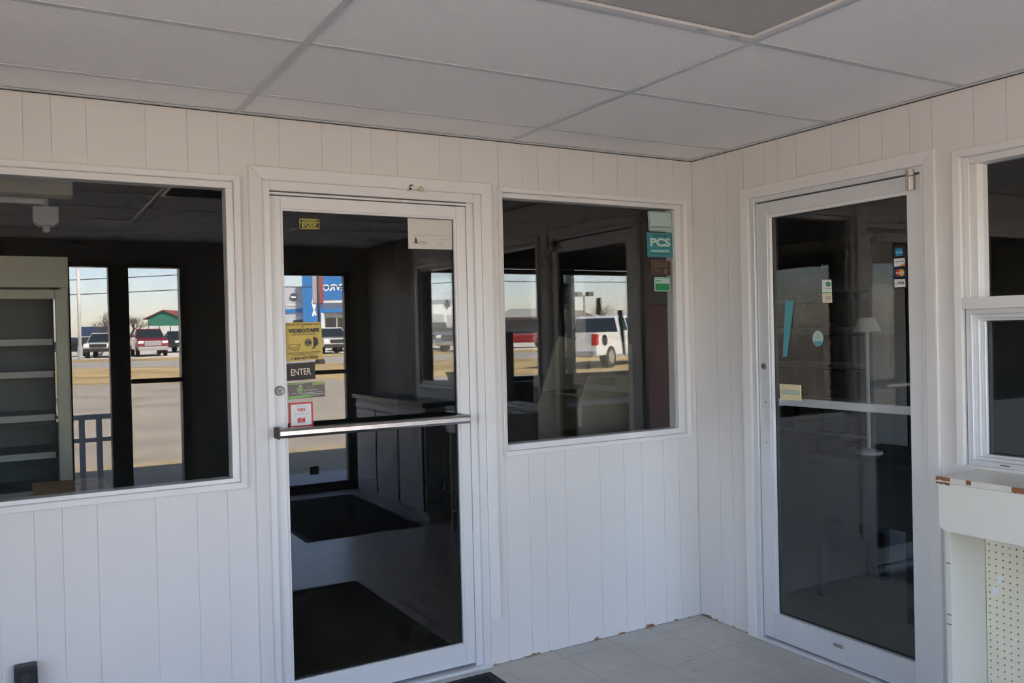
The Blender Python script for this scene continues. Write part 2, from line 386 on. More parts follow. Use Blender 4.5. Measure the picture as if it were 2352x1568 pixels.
MB(PA).box(gd1[0]-0.0095, gd1[1]+0.0095, lf[2], gd1[2]-0.006, dl, dr).build('bottom_rail', ALUW, d1, bevel=0.0015)
frame4(d1, PA, (gd1[0]-0.010, gd1[1]+0.010, gd1[2]-0.006, gd1[3]+0.008), gd1, -0.050, -0.018, ALUW, 'glazing_bead', 0.001)
frame4(d1, PA, (gd1[0]-0.002, gd1[1]+0.002, gd1[2]-0.002, gd1[3]+0.002), (gd1[0]+0.0025, gd1[1]-0.0025, gd1[2]+0.0025, gd1[3]-0.0025), -0.044, -0.030, GASKET, 'gasket', 0)
G1 = -0.034
pane(d1, PA, gd1[0]-0.002, gd1[1]+0.002, gd1[2]-0.002, gd1[3]+0.002, G1)
# lock cylinder
lk = MB(PA).lathe([(0.020, 0), (0.020, 0.006), (0.016, 0.011), (0.011, 0.009), (0.0, 0.009)], (-2.190, 1.300, dr), (0, 0, 1), 28).build('lock', mat('satin_lock', (0.50, 0.49, 0.48), 0.45, metal=0.8), d1, smooth=False)
MB(PA).lathe([(0.009, 0), (0.009, 0.002), (0.0, 0.002)], (-2.190, 1.300, dr+0.010), (0, 0, 1), 18).box(-2.1915, -2.1885, 1.294, 1.306, dr+0.0115, dr+0.0128).build('key_plug', mat('key_plug', (0.16, 0.14, 0.12), 0.4, metal=0.6), lk)
# push bar
pb = MB(PA)
zc, dc = 1.137, 0.070
prof = [(zc-0.021, dc-0.012), (zc-0.018, dc+0.004), (zc-0.008, dc+0.012), (zc+0.008, dc+0.012), (zc+0.018, dc+0.004), (zc+0.021, dc-0.012)]
n = len(prof)
pb.add([(x, b, d) for x in (-2.218, -1.382) for b, d in prof], [tuple(range(n)), tuple(range(n, 2*n))[::-1]]+[(i, (i+1) % n, (i+1) % n+n, i+n) for i in range(n)])
bar = pb.build('push_bar', CHROME, d1, bevel=0.002)
for x0, x1, s_ in ((-2.222, -2.196, 1), (-1.400, -1.378, 1)):
    MB(PA).prismy([(x0, dr), (x1, dr), (x1, dc-0.013), (x0, dc-0.013)], zc-0.020, zc+0.020).build('bracket', BLACK if x0 < -2 else CHROME, bar)
MB(PA).box(-2.2215, -2.2185, zc-0.022, zc+0.022, dr, dc+0.010).build('end_cap', BLACK, bar)

# ---- door 2
d2 = root('door_2', (0.03, -0.866, 0), 'glass door in brushed aluminium frame in the right wall', kind='structure')
casing(PB, D2[0], D2[1], 0.0, D2[3], 0.055, d2, sides='LRT')
MB(PB).box(D2[1]-0.030, D2[1], 0, D2[3], -0.10, 0.004).build('jamb', ALU, d2, bevel=0.002)
MB(PB).box(D2[0], D2[0]+0.018, 0, D2[3], -0.10, 0.004).build('jamb', ALUW, d2, bevel=0.002)
MB(PB).box(D2[0]+0.018, D2[1]-0.030, 2.108, D2[3], -0.10, 0.002).build('head', ALU, d2, bevel=0.002)
MB(PB).box(D2[0]+0.018, D2[1]-0.030, 2.1025, 2.108, -0.10, -0.03).build('top_gap', SEAM, d2)
MB(PB).box(D2[0], D2[1], 0, 0.012, -0.10, 0.020).build('threshold', ALU, d2, bevel=0.003)
lf2 = (D2[0]+0.021, D2[1]-0.033, 0.020, 2.102); gd2 = (-1.240, -0.516, 0.142, 2.028)
el, er = -0.055, -0.008
MB(PB).box(gd2[1]+0.012, lf2[1], lf2[2], lf2[3], el, er).build('stile', ALU, d2, bevel=0.002)
MB(PB).box(lf2[0], gd2[0]-0.004, lf2[2], lf2[3], el, er).build('stile', ALUW, d2, bevel=0.002)
MB(PB).box(gd2[0]-0.0035, gd2[1]+0.0115, gd2[3]+0.016, lf2[3], el, er).build('top_rail', ALU, d2, bevel=0.0015)
MB(PB).box(gd2[0]-0.0035, gd2[1]+0.0115, lf2[2], gd2[2], el, er).build('bottom_rail', ALU, d2, bevel=0.0015)
MB(PB).box(gd2[0]-0.0035, gd2[1]+0.0115, gd2[3], gd2[3]+0.016, -0.050, -0.012).build('glazing_bead', ALUW, d2, bevel=0.001)
MB(PB).box(gd2[1], gd2[1]+0.012, gd2[2], gd2[3], -0.050, -0.012).build('glazing_bead', ALUW, d2, bevel=0.001)
frame4(d2, PB, (gd2[0]-0.002, gd2[1]+0.002, gd2[2]-0.002, gd2[3]+0.002), (gd2[0]+0.0025, gd2[1]-0.003, gd2[2]+0.003, gd2[3]-0.003), -0.050, -0.030, GASKET, 'gasket', 0)
G2 = -0.034
pane(d2, PB, gd2[0]-0.002, gd2[1]+0.002, gd2[2]-0.002, gd2[3]+0.002, G2)
pb2 = MB(PB).box(gd2[0]-0.03, gd2[1]+0.03, 1.128, 1.166, -0.125, -0.110).build('push_bar', ALU, d2, bevel=0.004)
for y in (gd2[0]-0.02, gd2[1]+0.02): MB(PB).box(y-0.012, y+0.012, 1.130, 1.164, -0.110, el).build('bracket', ALU, pb2)
lk = MB(PB).lathe([(0.017, 0), (0.017, 0.004), (0.014, 0.007), (0.0, 0.007)], (-0.471, 1.322, er), (0, 0, 1), 24).build('lock', CHROME, d2)
MB(PB).lathe([(0.008, 0), (0.008, 0.002), (0.0, 0.002)], (-0.471, 1.322, er+0.007), (0, 0, 1), 16).build('key_plug', mat('key_plug', (0.16, 0.14, 0.12), 0.4, metal=0.6), lk)
for z in (1.149, 0.956): MB(PB).lathe([(0.0055, 0), (0.004, 0.002), (0.0, 0.0022)], (-0.475, z, er), (0, 0, 1), 14).build('screw', STEEL, d2)
MB(PB).box(-0.895, -0.845, 0.088, 0.104, er, er+0.0012).build('maker_plate', STEEL, d2)
pv = MB(PB).lathe([(0.019, 0), (0.019, 0.054), (0.0, 0.054)], (-1.272, 2.040, 0.004), (0, 1, 0), 24).build('pivot', STEEL, d2)
MB(PB).lathe([(0.019, 0), (0.019, 0.024), (0.0, 0.024)], (-1.272, 2.097, 0.004), (0, 1, 0), 24).build('pivot_cap', STEEL, pv)
MB(PB).box(-1.292, -1.252, 0.012, 0.062, -0.004, 0.030).build('bottom_pivot', BLACK, d2, bevel=0.006)

# ---- window 3: fixed light over a sliding service window
w3 = root('window_3', (0.03, (W3[0]+W3[1])/2, W3[2]), 'service window with a fixed upper pane and sliding lower pane', kind='structure')
casing(PB, *W3, 0.030, w3, sides='LRT')
MB(PB).box(W3[1]-0.022, W3[1], 1.60, W3[3], -0.09, -0.010).build('frame', ALUW, w3, bevel=0.002)
MB(PB).box(W3[1]-0.048, W3[1]-0.022, 1.60, W3[3]-0.026, -0.09, -0.022).build('frame', ALUW, w3, bevel=0.002)
MB(PB).box(W3[0], W3[0]+0.040, 1.60, W3[3], -0.09, -0.010).build('frame', ALUW, w3, bevel=0.002)
MB(PB).box(W3[0]+0.04, W3[1]-0.022, W3[3]-0.026, W3[3], -0.09, -0.012).build('frame', ALUW, w3, bevel=0.002)
pane(w3, PB, W3[0]+0.038, W3[1]-0.046, 1.600, W3[3]-0.024, -0.055)
MB(PB).box(W3[0]-0.002, W3[1]+0.002, 1.559, 1.603, -0.09, 0.012).build('transom', TRIM, w3, bevel=0.002)
fo = (W3[0], W3[1]-0.004, W3[2], 1.559); fi = (W3[0]+0.03, W3[1]-0.026, W3[2]+0.020, 1.540)
frame4(w3, PB, fo, fi, -0.09, -0.006, ALU)
fm = (fi[0], fi[1], fi[2], fi[3]); fk = (fi[0]+0.02, fi[1]-0.018, fi[2]+0.012, fi[3]-0.016)
frame4(w3, PB, fm, fk, -0.08, -0.022, ALU, 'sash', 0.0015)
fz = (fk[0]+0.02, fk[1]-0.016, fk[2]+0.010, fk[3]-0.010)
frame4(w3, PB, fk, fz, -0.075, -0.036, ALU, 'sash', 0.0015)
frame4(w3, PB, fz, (fz[0]+0.006, fz[1]-0.006, fz[2]+0.004, fz[3]-0.004), -0.070, -0.050, GASKET, 'gasket', 0)
pane(w3, PB, fz[0]+0.003, fz[1]-0.003, fz[2]+0.002, fz[3]-0.002, -0.058)
MB(PB).box(-2.02, -1.965, W3[2], 1.559, -0.085, -0.02).build('meeting_stile', ALU, w3, bevel=0.002)
MB(PB).box(-1.640, -1.606, 1.003-0.021, 1.003-0.018, -0.006, -0.0045).build('weep_slot', SEAM, w3)
w4 = root('window_4', (0.03, (W4[0]+W4[1])/2, W4[2]), 'fixed window in the right wall above the base cabinet', kind='structure')
casing(PB, *W4, 0.03, w4)
i4 = (W4[0]+0.03, W4[1]-0.03, W4[2]+0.03, W4[3]-0.03)
frame4(w4, PB, W4, i4, -0.09, -0.008, ALUW); pane(w4, PB, i4[0]-.003, i4[1]+.003, i4[2]-.003, i4[3]+.003, -0.05)

# ================================================================== wall behind the camera and left wall
holesC = [(-2.70, -1.72, 0.06, 2.19), (-1.38, -1.09, 0.06, 2.19), (-1.07, -0.13, 0.0, 2.19), (0.56, 3.62, 0.98, 2.27)]
wc = MB()
for c in cells(RX-0.1, 5.32, -0.1, 2.75, holesC): wc.box(c[0], c[1], RY-0.14, RY, c[2], c[3])
wc.build('wall_front', CWALL, kind='structure', label='dim tan front wall with dark framed storefront glass')
holesD = [(-4.55, -3.36, 0.55, 2.28), (-3.10, -2.50, 0.55, 2.28), (-2.36, -1.60, 0.55, 2.28)]  # third opening is unseen, added to brighten the right wall
wdm = MB()
for c in cells(RY-0.14, 5.2, -0.1, 2.75, holesD): wdm.box(RX-0.12, RX, c[0], c[1], c[2], c[3])
wdm.build('wall_left', CWALL, kind='structure', label='dim tan left wall with two windows and an added third')
PC = lambda a, b, d: (a, RY+d, b)
PD = lambda a, b, d: (RX+d, a, b)
def plain_window(name, pm, r, label, mull=(), fw=0.045, m=BRONZE, rails=()):
    o = root(name, pm((r[0]+r[1])/2, r[2], 0), label, kind='structure')
    i = (r[0]+fw, r[1]-fw, r[2]+fw, r[3]-fw)
    frame4(o, pm, r, i, -0.12, 0.01, m)
    xs = [i[0], *[v for q in mull for v in (q-fw/2, q+fw/2)], i[1]]
    for q in mull: MB(pm).box(q-fw/2, q+fw/2, i[2], i[3], -0.12, 0.01).build('mullion', m, o, bevel=0.002)
    for z0, z1 in rails: MB(pm).box(i[0], i[1], z0, z1, -0.10, -0.0).build('rail', m, o, bevel=0.002)
    for a, b in zip(xs[::2], xs[1::2]): pane(o, pm, a-.003, b+.003, i[2]-.003, i[3]+.003, -0.06)
    return o
plain_window('window_5', PC, holesC[0], 'full height storefront sidelight with dark bronze posts', mull=(), fw=0.03)
o6 = bpy.data.objects['window_5']
MB(PC).box(-2.375, -2.215, 0.08, 2.16, -0.10, 0.03).build('post', BRONZE, o6, bevel=0.004)
MB(PC).box(-1.795, -1.752, 0.08, 2.16, -0.10, 0.03).build('post', BRONZE, o6, bevel=0.004)
MB(PC).box(-2.215, -1.795, 1.145, 1.185, 0.03, 0.055).build('push_bar', BRONZE, o6, bevel=0.004)
plain_window('window_6', PC, holesC[3], 'long dark framed window of the side room', mull=(2.485,), rails=((2.165, 2.212),))
plain_window('window_10', PC, holesC[1], 'added unseen narrow sidelight next to the dark exterior door', fw=0.03)  # hidden pane, added to let more light onto the right side
for k, h in enumerate(holesD): plain_window('window_%d' % (7+k), PD, h, ['large window at the front end of the left wall', 'narrow window in the left wall', 'added unseen window at the rear end of the left wall'][k])
# exterior door
d3 = root('door_3', (-0.6, RY, 0), 'dark framed glass exterior door with a push bar', kind='structure')
frame4(d3, PC, (-1.07, -0.13, 0.0, 2.19), (-1.02, -0.18, 0.012, 2.15), -0.12, 0.012, BRONZE)
gd3 = (-0.965, -0.235, 0.085, 2.115)
frame4(d3, PC, (-1.018, -0.182, 0.014, 2.148), gd3, -0.09, -0.03, BRONZE, 'stile')
pane(d3, PC, gd3[0]-.003, gd3[1]+.003, gd3[2]-.003, gd3[3]+.003, -0.055)
b3 = MB(PC).box(-0.99, -0.21, 1.150, 1.190, 0.02, 0.045).build('push_bar', BRONZE, d3, bevel=0.004)
for x in (-0.985, -0.215): MB(PC).box(x-0.012, x+0.012, 1.152, 1.188, -0.03, 0.02).build('bracket', BRONZE, b3)
MB(PC).box(-0.62, -0.53, 0.17, 0.25, -0.0545, -0.053).build('decal', BLACK, d3)

# ---- shell of the store behind and the side room
TOPZ = 2.75
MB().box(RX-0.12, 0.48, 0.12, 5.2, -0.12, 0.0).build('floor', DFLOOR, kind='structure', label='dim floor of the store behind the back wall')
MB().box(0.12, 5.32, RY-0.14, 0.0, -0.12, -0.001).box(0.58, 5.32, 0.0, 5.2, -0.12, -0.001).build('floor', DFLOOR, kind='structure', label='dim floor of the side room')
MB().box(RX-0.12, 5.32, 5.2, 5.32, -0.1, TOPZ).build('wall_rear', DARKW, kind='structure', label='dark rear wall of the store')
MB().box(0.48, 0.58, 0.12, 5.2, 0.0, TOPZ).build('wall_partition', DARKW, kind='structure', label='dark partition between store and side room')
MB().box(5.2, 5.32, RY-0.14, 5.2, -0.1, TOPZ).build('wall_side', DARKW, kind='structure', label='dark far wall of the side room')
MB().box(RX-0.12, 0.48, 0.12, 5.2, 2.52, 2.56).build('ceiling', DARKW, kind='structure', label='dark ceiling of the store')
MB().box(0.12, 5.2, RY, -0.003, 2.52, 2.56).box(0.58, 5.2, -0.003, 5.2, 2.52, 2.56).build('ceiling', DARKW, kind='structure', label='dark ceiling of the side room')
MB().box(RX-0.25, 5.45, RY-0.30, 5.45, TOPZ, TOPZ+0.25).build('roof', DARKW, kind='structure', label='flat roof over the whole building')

# ================================================================== things in the room
# ---- flat print: text outlines turned into meshes
_tc = {}
def text_geo(txt, bold=0.0):
    k = (txt, bold)
    if k in _tc: return _tc[k]
    cu = bpy.data.curves.new('t', 'FONT'); cu.body = txt; cu.size = 1.0; cu.offset = bold; cu.resolution_u = 3; cu.fill_mode = 'BOTH'
    o = bpy.data.objects.new('t', cu); me = o.to_mesh()
    vs = [tuple(v.co) for v in me.vertices]; fs = [tuple(p.vertices) for p in me.polygons]
    o.to_mesh_clear(); bpy.data.objects.remove(o); bpy.data.curves.remove(cu)
    if vs:
        x0 = min(v[0] for v in vs); x1 = max(v[0] for v in vs); y0 = min(v[1] for v in vs); y1 = max(v[1] for v in vs)
        vs = [((v[0]-x0)/(x1-x0)-0.5, (v[1]-y0)/(y1-y0)-0.5) for v in vs]
    _tc[k] = (vs, fs); return _tc[k]
def col3(name, c, rough=0.45): return mat('print_'+name, c, rough)
INK = col3('ink', (0.02, 0.02, 0.018)); WHITE = col3('white', (0.78, 0.78, 0.76)); YEL = col3('yellow', (0.66, 0.47, 0.09))
DYEL = col3('acid_yellow', (0.55, 0.50, 0.07)); RED = col3('red', (0.62, 0.03, 0.035)); GRN = col3('green', (0.22, 0.48, 0.12)); LGRN = col3('lime', (0.42, 0.55, 0.10))
TAUPE = col3('taupe', (0.16, 0.125, 0.11)); BROWN = col3('sign_brown', (0.028, 0.020, 0.016), 0.55); CRM = col3('cream', (0.78, 0.66, 0.48)); PAPER = col3('paper', (0.66, 0.64, 0.56))
GREY = col3('grey', (0.30, 0.30, 0.28)); LGREY = col3('pale_grey', (0.50, 0.49, 0.44)); TEAL = col3('teal', (0.03, 0.22, 0.24)); PALE = col3('pale_green', (0.42, 0.55, 0.50)); DBROWN = col3('dark_brown', (0.055, 0.022, 0.012))
TAN = col3('tan', (0.13, 0.08, 0.04)); EGRN = col3('emerald', (0.01, 0.22, 0.075)); MINT = col3('mint', (0.45, 0.60, 0.52)); CBLUE = col3('card_blue', (0.02, 0.22, 0.42)); LBLUE = col3('card_light_blue', (0.18, 0.42, 0.55))
NAVY = col3('navy', (0.015, 0.04, 0.16)); ORG = col3('orange', (0.72, 0.27, 0.06)); CRED = col3('card_red', (0.60, 0.04, 0.02)); CORG = col3('card_amber', (0.72, 0.38, 0.05)); BLK = col3('backing_black', (0.012, 0.012, 0.014))
TEALB = col3('pale_teal', (0.10, 0.34, 0.38)); IVORY = col3('ivory_plastic', (0.72, 0.62, 0.36))

def rrect(r, n=4, asp=1.0):
    pts = []
    for cx, cy, a0 in ((1-r, 1-r*asp, 0), (r, 1-r*asp, 90), (r, r*asp, 180), (1-r, r*asp, 270)):
        for i in range(n+1):
            a = math.radians(a0+90*i/n); pts.append((cx+r*math.cos(a), cy+r*asp*math.sin(a)))
    return pts
def ell(cu, cv, ru, rv, n=20): return [(cu+ru*math.cos(2*math.pi*i/n), cv+rv*math.sin(2*math.pi*i/n)) for i in range(n)]
def sticker(name, label, cat, pm, quad, d, base, shape=None, items=(), group=None, thick=0.0007):
    """quad: four (a,b) corners TL, TR, BR, BL; items are laid on in u (right), v (up) of the quad"""
    TL, TR, BR, BL = quad
    def uv(u, v, dd):
        a = (TL[0]*(1-u)+TR[0]*u)*v+(BL[0]*(1-u)+BR[0]*u)*(1-v)
        b = (TL[1]*(1-u)+TR[1]*u)*v+(BL[1]*(1-u)+BR[1]*u)*(1-v)
        return pm(a, b, dd)
    c = uv(0.5, 0.5, d)
    o = MB(uv).prism(shape or [(0, 0), (1, 0), (1, 1), (0, 1)], d, d+thick).build(name, base, loc=c, label=label, cat=cat, group=group)
    LOC[o] = c
    txt = {}; lev = d+thick
    for it in items:
        if it[0] == 't':
            _, s_, u, v, w, h, m = it[:7]; bold = it[7] if len(it) > 7 else 0.0; skew = it[8] if len(it) > 8 else 0.0
            vs, fs = text_geo(s_, bold)
            mb = txt.setdefault(len(txt), (MB(uv), m))[0]
            mb.add([(u+p[0]*w+skew*p[1]*h, v+p[1]*h, 0) for p in vs], fs); mb.lv = len(txt)
        else:
            _, nm, poly, m = it
            lev += 0.00025
            MB(uv).prism(poly, lev-0.00025, lev).build(nm, m, o)
    for mb, m in txt.values():
        base_v = mb.v
        e = pm(0, 0, lev+0.00015*mb.lv); z_ = pm(0, 0, 0); off = Vector(e)-Vector(z_)
        mb.v = [tuple(Vector(p)+off) for p in base_v]
        mb.build('lettering', m, o)
    return o
def qA(px, d):
    r = []
    for x, y in px: p = onA(x, y, -d); r.append((p.x, p.z))
    return r
def qB(px, d):
    r = []
    for x, y in px: p = onB(x, y, -d); r.append((p.y, p.z))
    return r
def rc(u0, v0, u1, v1): return [(u0, v0), (u1, v0), (u1, v1), (u0, v1)]
def line(p, q, w, asp=1.0):
    dx, dy = q[0]-p[0], (q[1]-p[1])*asp; l = math.hypot(dx, dy) or 1; nx, ny = -dy/l*w/2, dx/l*w/2/asp
    return [(p[0]+nx, p[1]+ny), (q[0]+nx, q[1]+ny), (q[0]-nx, q[1]-ny), (p[0]-nx, p[1]-ny)]
g = G1+0.0003
sticker('alarm_sticker', 'small black and yellow WARNING ELECTRONIC ALARM SYSTEM sticker', 'sticker', PA, qA([(687, 502), (733, 503), (734, 526), (688, 526)], g), g, DYEL, rrect(0.06, 3, 2.0), [
    ('s', 'panel', rc(0.03, 0.66, 0.97, 0.94), BLK), ('s', 'panel', rc(0.03, 0.06, 0.97, 0.61), BLK), ('s', 'stripe', rc(0.36, 0.22, 0.78, 0.27), DYEL),
    ('t', 'WARNING', 0.5, 0.80, 0.72, 0.17, DYEL, 0.03), ('t', 'E', 0.19, 0.40, 0.12, 0.36, DYEL, 0.03), ('t', 'LECTRONIC', 0.57, 0.45, 0.62, 0.26, DYEL, 0.03), ('t', 'ALARM SYSTEM', 0.52, 0.13, 0.76, 0.10, DYEL, 0.02)])
sticker('paper_notice', 'cream printed certificate sheet taped inside top corner of door glass', 'notice', PA, qA([(936, 500), (1037.5, 503), (1038.5, 573), (938, 571)], g), g, PAPER, None, [
    ('s', 'border', rc(0.06, 0.925, 0.94, 0.935), LGREY), ('s', 'border', rc(0.06, 0.075, 0.94, 0.083), LGREY), ('s', 'border', rc(0.06, 0.075, 0.066, 0.93), LGREY), ('s', 'border', rc(0.934, 0.075, 0.94, 0.93), LGREY),
    *[('s', 'text_line', rc(0.11, v, u1, v+0.012), LGREY) for v, u1 in ((0.455, 0.90), (0.43, 0.90), (0.405, 0.42))],
    *[('s', 'text_line', rc(u0, v, u1, v+0.016), GREY) for u0, v, u1 in ((0.24, 0.225, 0.40), (0.24, 0.185, 0.46), (0.24, 0.14, 0.40))],
    *[('s', 'text_line', rc(u0, v, u1, v+0.014), LGREY) for u0, v, u1 in ((0.68, 0.335, 0.87), (0.67, 0.31, 0.86), (0.66, 0.20, 0.75), (0.62, 0.165, 0.79), (0.62, 0.13, 0.79))],
    ('s', 'emblem', [(0.145, 0.28), (0.165, 0.38), (0.185, 0.28), (0.19, 0.22), (0.14, 0.22)], INK),
    ('t', 'NIBB', 0.165, 0.195, 0.10, 0.05, INK, 0.03)])
sticker('videotape_sticker', 'yellow PROTECTED 24 HOURS A DAY BY VIDEOTAPE sticker with camera drawing', 'sticker', PA, qA([(655.5, 741), (737.5, 739), (742, 824), (658.5, 831)], g), g, YEL, None, [
    ('t', 'PROTECTED 24 HOURS A DAY', 0.49, 0.945, 0.93, 0.045, INK, 0.015), ('t', 'BY', 0.48, 0.885, 0.07, 0.036, INK, 0.015), ('t', 'VIDEOTAPE', 0.49, 0.785, 0.87, 0.105, INK, 0.045),
    ('t', 'AND AUDIO RECORDED', 0.49, 0.685, 0.70, 0.044, INK, 0.0), ('t', 'C.D.S.', 0.21, 0.345, 0.19, 0.055, INK, 0.0),
    ('t', 'VIDEO SURVEILLANCE DIVISION', 0.48, 0.205, 0.90, 0.046, INK, 0.0), ('t', 'CRIME DETERRENT SYSTEMS, INC.', 0.48, 0.145, 0.70, 0.042, INK, 0.0), ('t', '1-800-877-9250', 0.48, 0.068, 0.74, 0.072, INK, 0.02),
    *[('s', 'map_outline', line(p, q, 0.010), INK) for p, q in zip([(0.07, 0.43), (0.29, 0.43), (0.31, 0.40), (0.36, 0.43), (0.385, 0.455), (0.365, 0.39), (0.34, 0.33), (0.345, 0.28), (0.31, 0.295), (0.25, 0.265), (0.19, 0.28), (0.09, 0.32), (0.06, 0.36)], [(0.29, 0.43), (0.31, 0.40), (0.36, 0.43), (0.385, 0.455), (0.365, 0.39), (0.34, 0.33), (0.345, 0.28), (0.31, 0.295), (0.25, 0.265), (0.19, 0.28), (0.09, 0.32), (0.06, 0.36), (0.07, 0.43)])],
    ('s', 'camera_body', [(0.74, 0.62), (0.87, 0.56), (0.88, 0.42), (0.77, 0.33), (0.77, 0.30), (0.66, 0.30), (0.74, 0.335)], INK),
    ('s', 'camera_front', [(0.62, 0.57), (0.64, 0.62), (0.70, 0.645), (0.745, 0.62), (0.745, 0.34), (0.62, 0.36)], YEL),
    ('s', 'lens_ring', ell(0.61, 0.465, 0.10, 0.105), INK), ('s', 'lens_ring', ell(0.61, 0.465, 0.085, 0.09), YEL), ('s', 'lens_ring', ell(0.61, 0.465, 0.075, 0.08), INK), ('s', 'lens_ring', ell(0.635, 0.462, 0.06, 0.07), YEL), ('s', 'lens_ring', ell(0.635, 0.462, 0.05, 0.058), INK)])
sticker('enter_sign', 'dark brown ENTER sign with cream capitals', 'sign', PA, qA([(657, 836), (722.5, 830.5), (724.5, 869.5), (659, 875)], g), g, BROWN, None, [('t', 'ENTER', 0.50, 0.48, 0.70, 0.38, CRM, 0.012)], thick=0.002)
sticker('security_sticker', 'taupe and green Low Voltage Group security sticker', 'sticker', PA, qA([(662, 880), (745, 876), (747, 909.5), (664, 918)], g), g, TAUPE, None, [
    ('s', 'swoosh', [(0.0, 0.96), (0.0, 0.90), (0.3, 0.90), (0.65, 1.0), (0.3, 0.985)], GRN), ('s', 'tag', [(0.66, 0.82), (0.98, 0.82), (0.98, 0.97), (0.66, 0.97)], LGRN),
    ('s', 'swoosh', [(0.0, 0.0), (0.0, 0.20), (0.45, 0.20), (0.88, 0.16), (0.45, 0.06)], GRN), ('s', 'swoosh', [(0.28, 0.245), (0.65, 0.25), (1.0, 0.17), (1.0, 0.20), (0.65, 0.285)], WHITE),
    ('s', 'emblem', ell(0.31, 0.57, 0.085, 0.19), LGRN), ('s', 'emblem', ell(0.31, 0.57, 0.07, 0.155), TAUPE), ('s', 'emblem', ell(0.31, 0.57, 0.05, 0.11), GRN), ('s', 'emblem', [(0.29, 0.78), (0.34, 0.86), (0.36, 0.80), (0.31, 0.74)], WHITE),
    ('t', 'SECURITY NOTICE', 0.82, 0.895, 0.27, 0.07, TAUPE, 0.0), ('t', 'LVG', 0.62, 0.66, 0.17, 0.12, GRN, 0.0), ('t', 'Low Voltage Group', 0.61, 0.50, 0.39, 0.12, WHITE, 0.0),
    ('s', 'text_line', rc(0.07, 0.325, 0.24, 0.345), WHITE), ('s', 'text_line', rc(0.28, 0.33, 0.70, 0.35), WHITE), ('s', 'text_line', rc(0.73, 0.34, 0.95, 0.36), WHITE)])
sticker('checks_sticker', 'red bordered white WE SAY YES TO CHECKS! sticker', 'sticker', PA, qA([(663, 926), (718, 922), (720, 977), (665, 983)], g), g, RED, None, [
    ('s', 'panel', rc(0.075, 0.065, 0.925, 0.935), WHITE), ('s', 'logo', rc(0.34, 0.17, 0.66, 0.37), RED), ('s', 'tick', [(0.42, 0.30), (0.47, 0.26), (0.58, 0.36), (0.56, 0.37), (0.47, 0.285)], WHITE),
    ('t', 'WE SAY', 0.50, 0.845, 0.40, 0.075, LGREY, 0.0), ('t', 'YES', 0.50, 0.70, 0.37, 0.125, RED, 0.03), ('t', 'TO CHECKS!', 0.50, 0.54, 0.66, 0.075, LGREY, 0.0), ('t', 'TeleCheck', 0.50, 0.205, 0.26, 0.04, WHITE, 0.02)])
g = -0.034+0.0003
sticker('prescription_sticker', 'faded pale PAID PRESCRIPTIONS sticker, topmost on corner window', 'sticker', PA, qA([(1487, 484.5), (1543.5, 487), (1545, 533), (1490.5, 530.5)], g), g, MINT, rrect(0.07, 3), [
    ('s', 'border', [(0.03, 0.04), (0.98, 0.04), (0.98, 0.97), (0.03, 0.97)], INK), ('s', 'panel', [(0.05, 0.06), (0.965, 0.06), (0.965, 0.95), (0.05, 0.95)], PALE),
    ('t', 'PAID PRESCRIPTIONS', 0.5, 0.215, 0.80, 0.085, INK, 0.03), ('s', 'text_line', rc(0.1, 0.135, 0.9, 0.15), GREY)])
sticker('member_sticker', 'teal WELCOME! PCS MEMBER sticker', 'sticker', PA, qA([(1484.5, 533.5), (1546.5, 536), (1548, 590.5), (1487, 589.5)], g), g, TEAL, None, [
    ('t', 'WELCOME!', 0.49, 0.885, 0.54, 0.065, INK, 0.03), ('t', 'PCS', 0.515, 0.595, 0.76, 0.36, INK, 0.05), ('t', 'PCS', 0.50, 0.605, 0.76, 0.36, MINT, 0.05), ('t', 'MEMBER', 0.50, 0.245, 0.70, 0.105, MINT, 0.04), ('s', 'text_line', rc(0.15, 0.115, 0.84, 0.14), INK)])
sticker('brown_sticker', 'dark brown sticker with tan border and round seal', 'sticker', PA, qA([(1495.5, 597), (1538.5, 599), (1539.5, 632.5), (1496, 631)], g), g, TAN, None, [
    ('s', 'panel', rc(0.03, 0.04, 0.97, 0.96), DBROWN), ('s', 'seal', ell(0.76, 0.27, 0.12, 0.21), TAN), ('s', 'text_line', rc(0.16, 0.74, 0.86, 0.82), TAN), ('s', 'text_line', rc(0.10, 0.58, 0.90, 0.66), TAN), ('s', 'text_line', rc(0.15, 0.30, 0.56, 0.33), TAN), ('s', 'text_line', rc(0.15, 0.22, 0.50, 0.25), TAN)])
sticker('green_sticker', 'green and white EFX sticker, lowest on corner window', 'sticker', PA, qA([(1502.5, 636), (1538.5, 637), (1540, 669), (1503, 668.5)], g), g, MINT, rrect(0.08, 3), [
    ('s', 'panel', rc(0.06, 0.05, 0.94, 0.95), EGRN), ('s', 'panel', rc(0.08, 0.55, 0.92, 0.90), MINT), ('t', 'EFX', 0.28, 0.73, 0.34, 0.13, EGRN, 0.04), ('s', 'text_line', rc(0.50, 0.74, 0.85, 0.755), GREY), ('s', 'text_line', rc(0.46, 0.66, 0.86, 0.675), GREY)])
g = G2+0.0003
cards = root('card_decal', onB(2067, 615, -g), 'black strip of card payment decals on right glass door', 'decal')
def flatB(name, px, m, parent, lev, poly=None, bold=0):
    q = qB(px, g+lev)
    def uv(u, v, dd):
        a = (q[0][0]*(1-u)+q[1][0]*u)*v+(q[3][0]*(1-u)+q[2][0]*u)*(1-v); b = (q[0][1]*(1-u)+q[1][1]*u)*v+(q[3][1]*(1-u)+q[2][1]*u)*(1-v); return PB(a, b, dd)
    return uv
def cpoly(name, px, m, lev, poly=None, th=0.0003):
    return MB(flatB(name, px, m, cards, lev)).prism(poly or rc(0, 0, 1, 1), g+lev, g+lev+th).build(name, m, cards)
